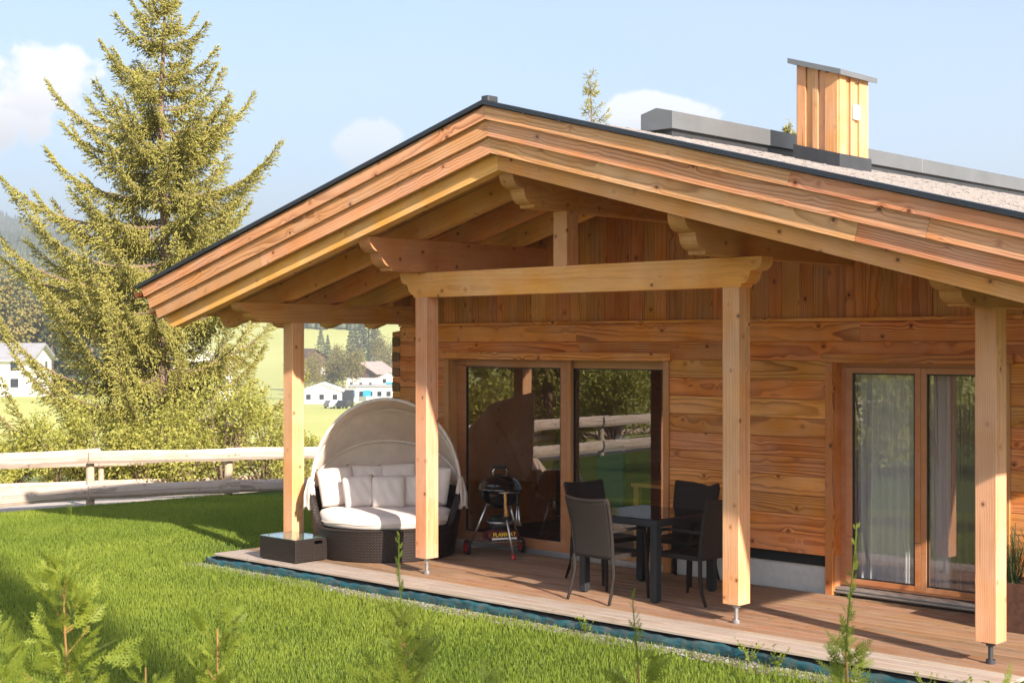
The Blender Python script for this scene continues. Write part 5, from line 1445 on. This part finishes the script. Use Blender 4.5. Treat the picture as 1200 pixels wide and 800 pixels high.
# distant trees one can tell apart
FARN = [0]
def far_tree(kind, px, D, h, label, seed, zoff=0):
    x, y = at(px, D); z = tz(x, y)+zoff
    rs = np.random.RandomState(seed)
    T = thing('spruce_tree' if kind == 'c' else 'leafy_tree', label, 'tree', (x, y, z), 0, 'distant trees in the valley')
    t = MB(); t.tube([(x, y, z-2), (x, y, z+h*(.9 if kind == 'c' else .5))], [h*.02, h*.005], 6); t.build('trunk', M['bark'], T)
    n = 1500 if kind == 'c' else 1300
    if kind == 'c':
        u = rs.rand(n)**.8; lay = np.floor(u*16)/16; u2 = lay+.05*rs.rand(n); a = rs.uniform(0, 6.28, n); r = h*.20*(1-u2)*np.sqrt(rs.rand(n))*(.7+.5*np.sin(a*3+lay*40)**2)
        P = np.stack([x+r*np.cos(a), y+r*np.sin(a), z+h*(.06+.94*u2)-r*.35], -1); Dd = np.stack([np.cos(a), np.sin(a), np.full(n, -.5)], -1)
        V, F = sprigs(P, Dd, h*.055*rs.uniform(.6, 1.2, n)*(1.2-u2), h*.018*rs.uniform(.7, 1.2, n)); k = 5; mat = M['spruce_far']
        tint = np.repeat(rs.rand(n), k)
    else:
        cl = 14; C = rs.normal(0, 1, (cl, 3)); C /= np.linalg.norm(C, axis=1)[:, None]; C *= (rs.rand(cl)**.4)[:, None]
        idx = rs.randint(0, cl, n); g = rs.normal(0, .24, (n, 3)); q = C[idx]*.72+g
        P = np.array([x, y, z+h*.58])+q*np.array([h*.30, h*.30, h*.42]); V, F = sprigs(P, rs.normal(0, 1, (n, 3)), np.full(n, h*.045), np.full(n, h*.028)); mat = M['decid']
        tint = np.repeat(rs.rand(n), 5)
    ob('crown', nmesh('crown', V, F, mat, tint), T)
rt = random.Random(3)
spec = [('d', 372, 470, 14, 0), ('c', 384, 520, 20, 0), ('d', 390, 480, 13, 0), ('d', 402, 475, 15, 0), ('c', 411, 545, 20, 4), ('d', 413, 470, 15, 0), ('c', 424, 640, 26, 4), ('c', 432, 650, 27, 6), ('c', 440, 645, 25, 4), ('c', 416, 640, 22, 2),
        ('d', 395, 620, 10, 6), ('d', 453, 560, 16, 0), ('d', 462, 560, 18, 0), ('d', 362, 440, 12, 0), ('d', 446, 600, 16, 6), ('d', 420, 560, 11, 3), ('c', 376, 640, 18, 5), ('d', 348, 380, 12, 0)]
ORD = ['leftmost', 'second', 'third', 'fourth', 'fifth', 'sixth', 'seventh', 'eighth', 'ninth', 'tenth', 'eleventh', 'twelfth', 'thirteenth', 'fourteenth', 'fifteenth', 'sixteenth', 'seventeenth', 'eighteenth', 'nineteenth', 'twentieth', 'twenty-first', 'twenty-second', 'twenty-third', 'twenty-fourth', 'twenty-fifth', 'twenty-sixth']
def place_far(spec, where, seed0):
    cnt = {'c': 0, 'd': 0}
    for i, (k, px, D, h, zo) in enumerate(sorted(spec, key=lambda q: q[1])):
        o = ORD[cnt[k]]; cnt[k] += 1
        nm = 'spruce' if k == 'c' else 'yellowing leafy tree'
        far_tree(k, px, D, h, f'{o}{"" if o == "leftmost" else " from left"} {nm} {where}', seed0+i, zo)
place_far(spec, 'in the valley view right of the left post', 200)
place_far([('c' if rt.random() < .75 else 'd', -70+i*7.6+rt.uniform(-3, 3), rt.uniform(255, 330), rt.uniform(22, 30)-max(0, i*7.6-110)*.06, 0) for i in range(26)], 'in the wood behind the white building', 300)

def build_far_forest():
    """wood covering the far hills, read as one mass"""
    rs = np.random.RandomState(17); n = 26000
    D = rs.uniform(820, 2900, n); t = rs.uniform(-.42, .16, n)
    x = CAM[0]+FW[0]*D+RT[0]*t*D; y = CAM[1]+FW[1]*D+RT[1]*t*D
    patch = np.sin(x*.010+2*np.sin(y*.006))*np.sin(y*.012+1.1)
    keep = ((patch < .62) | (D > 1500)) & ((D > 960) | ((t > -.19) & (D > 835+40*np.sin(t*60)))); x, y, D = x[keep], y[keep], D[keep]; n = len(x)
    z = terrain(x, y); h = rs.uniform(15, 26, n); r = h*rs.uniform(.14, .22, n)
    k = 6; a = np.arange(k)/k*6.283
    V = np.empty((n, k*2+1, 3)); ro = rs.uniform(0, 6, n)[:, None]
    for lvl, (rr_, zz) in enumerate(((1.0, .02), (.62, .45))):
        V[:, lvl*k:(lvl+1)*k, 0] = x[:, None]+r[:, None]*rr_*np.cos(a+ro); V[:, lvl*k:(lvl+1)*k, 1] = y[:, None]+r[:, None]*rr_*np.sin(a+ro); V[:, lvl*k:(lvl+1)*k, 2] = z[:, None]+h[:, None]*zz
    V[:, 2*k] = np.stack([x, y, z+h], -1)
    f = []
    for i in range(k):
        j = (i+1) % k; f += [(i, j, k+j), (i, k+j, k+i), (k+i, k+j, 2*k)]
    F = (np.arange(n)[:, None, None]*(2*k+1)+np.array(f)[None]).reshape(-1, 3)
    o = ob('far_forest', nmesh('far_forest', V.reshape(-1, 3), F, M['spruce_far'], np.repeat(rs.rand(n), 2*k+1)))
    tag(o, 'distant spruce forest covering the hazy mountain slopes', 'forest', kind='stuff')
build_far_forest()

# ------------------------------------------------------------------ haze
def build_haze():
    b = NB('haze_air'); v = b.n('VolumePrincipled'); v.inputs['Color'].default_value = (.88, .94, 1.0, 1); v.inputs['Density'].default_value = .00055; v.inputs['Anisotropy'].default_value = .3
    b.L.new(v.outputs[0], b.out.inputs['Volume'])
    m = MB(); m.box(-4300, 4300, -4300, 4300, -40, 330)
    b.m.cycles.homogeneous_volume = True; o = m.build('haze', b.m); tag(o, 'thin pale haze over the valley', 'haze', kind='stuff')
build_haze()
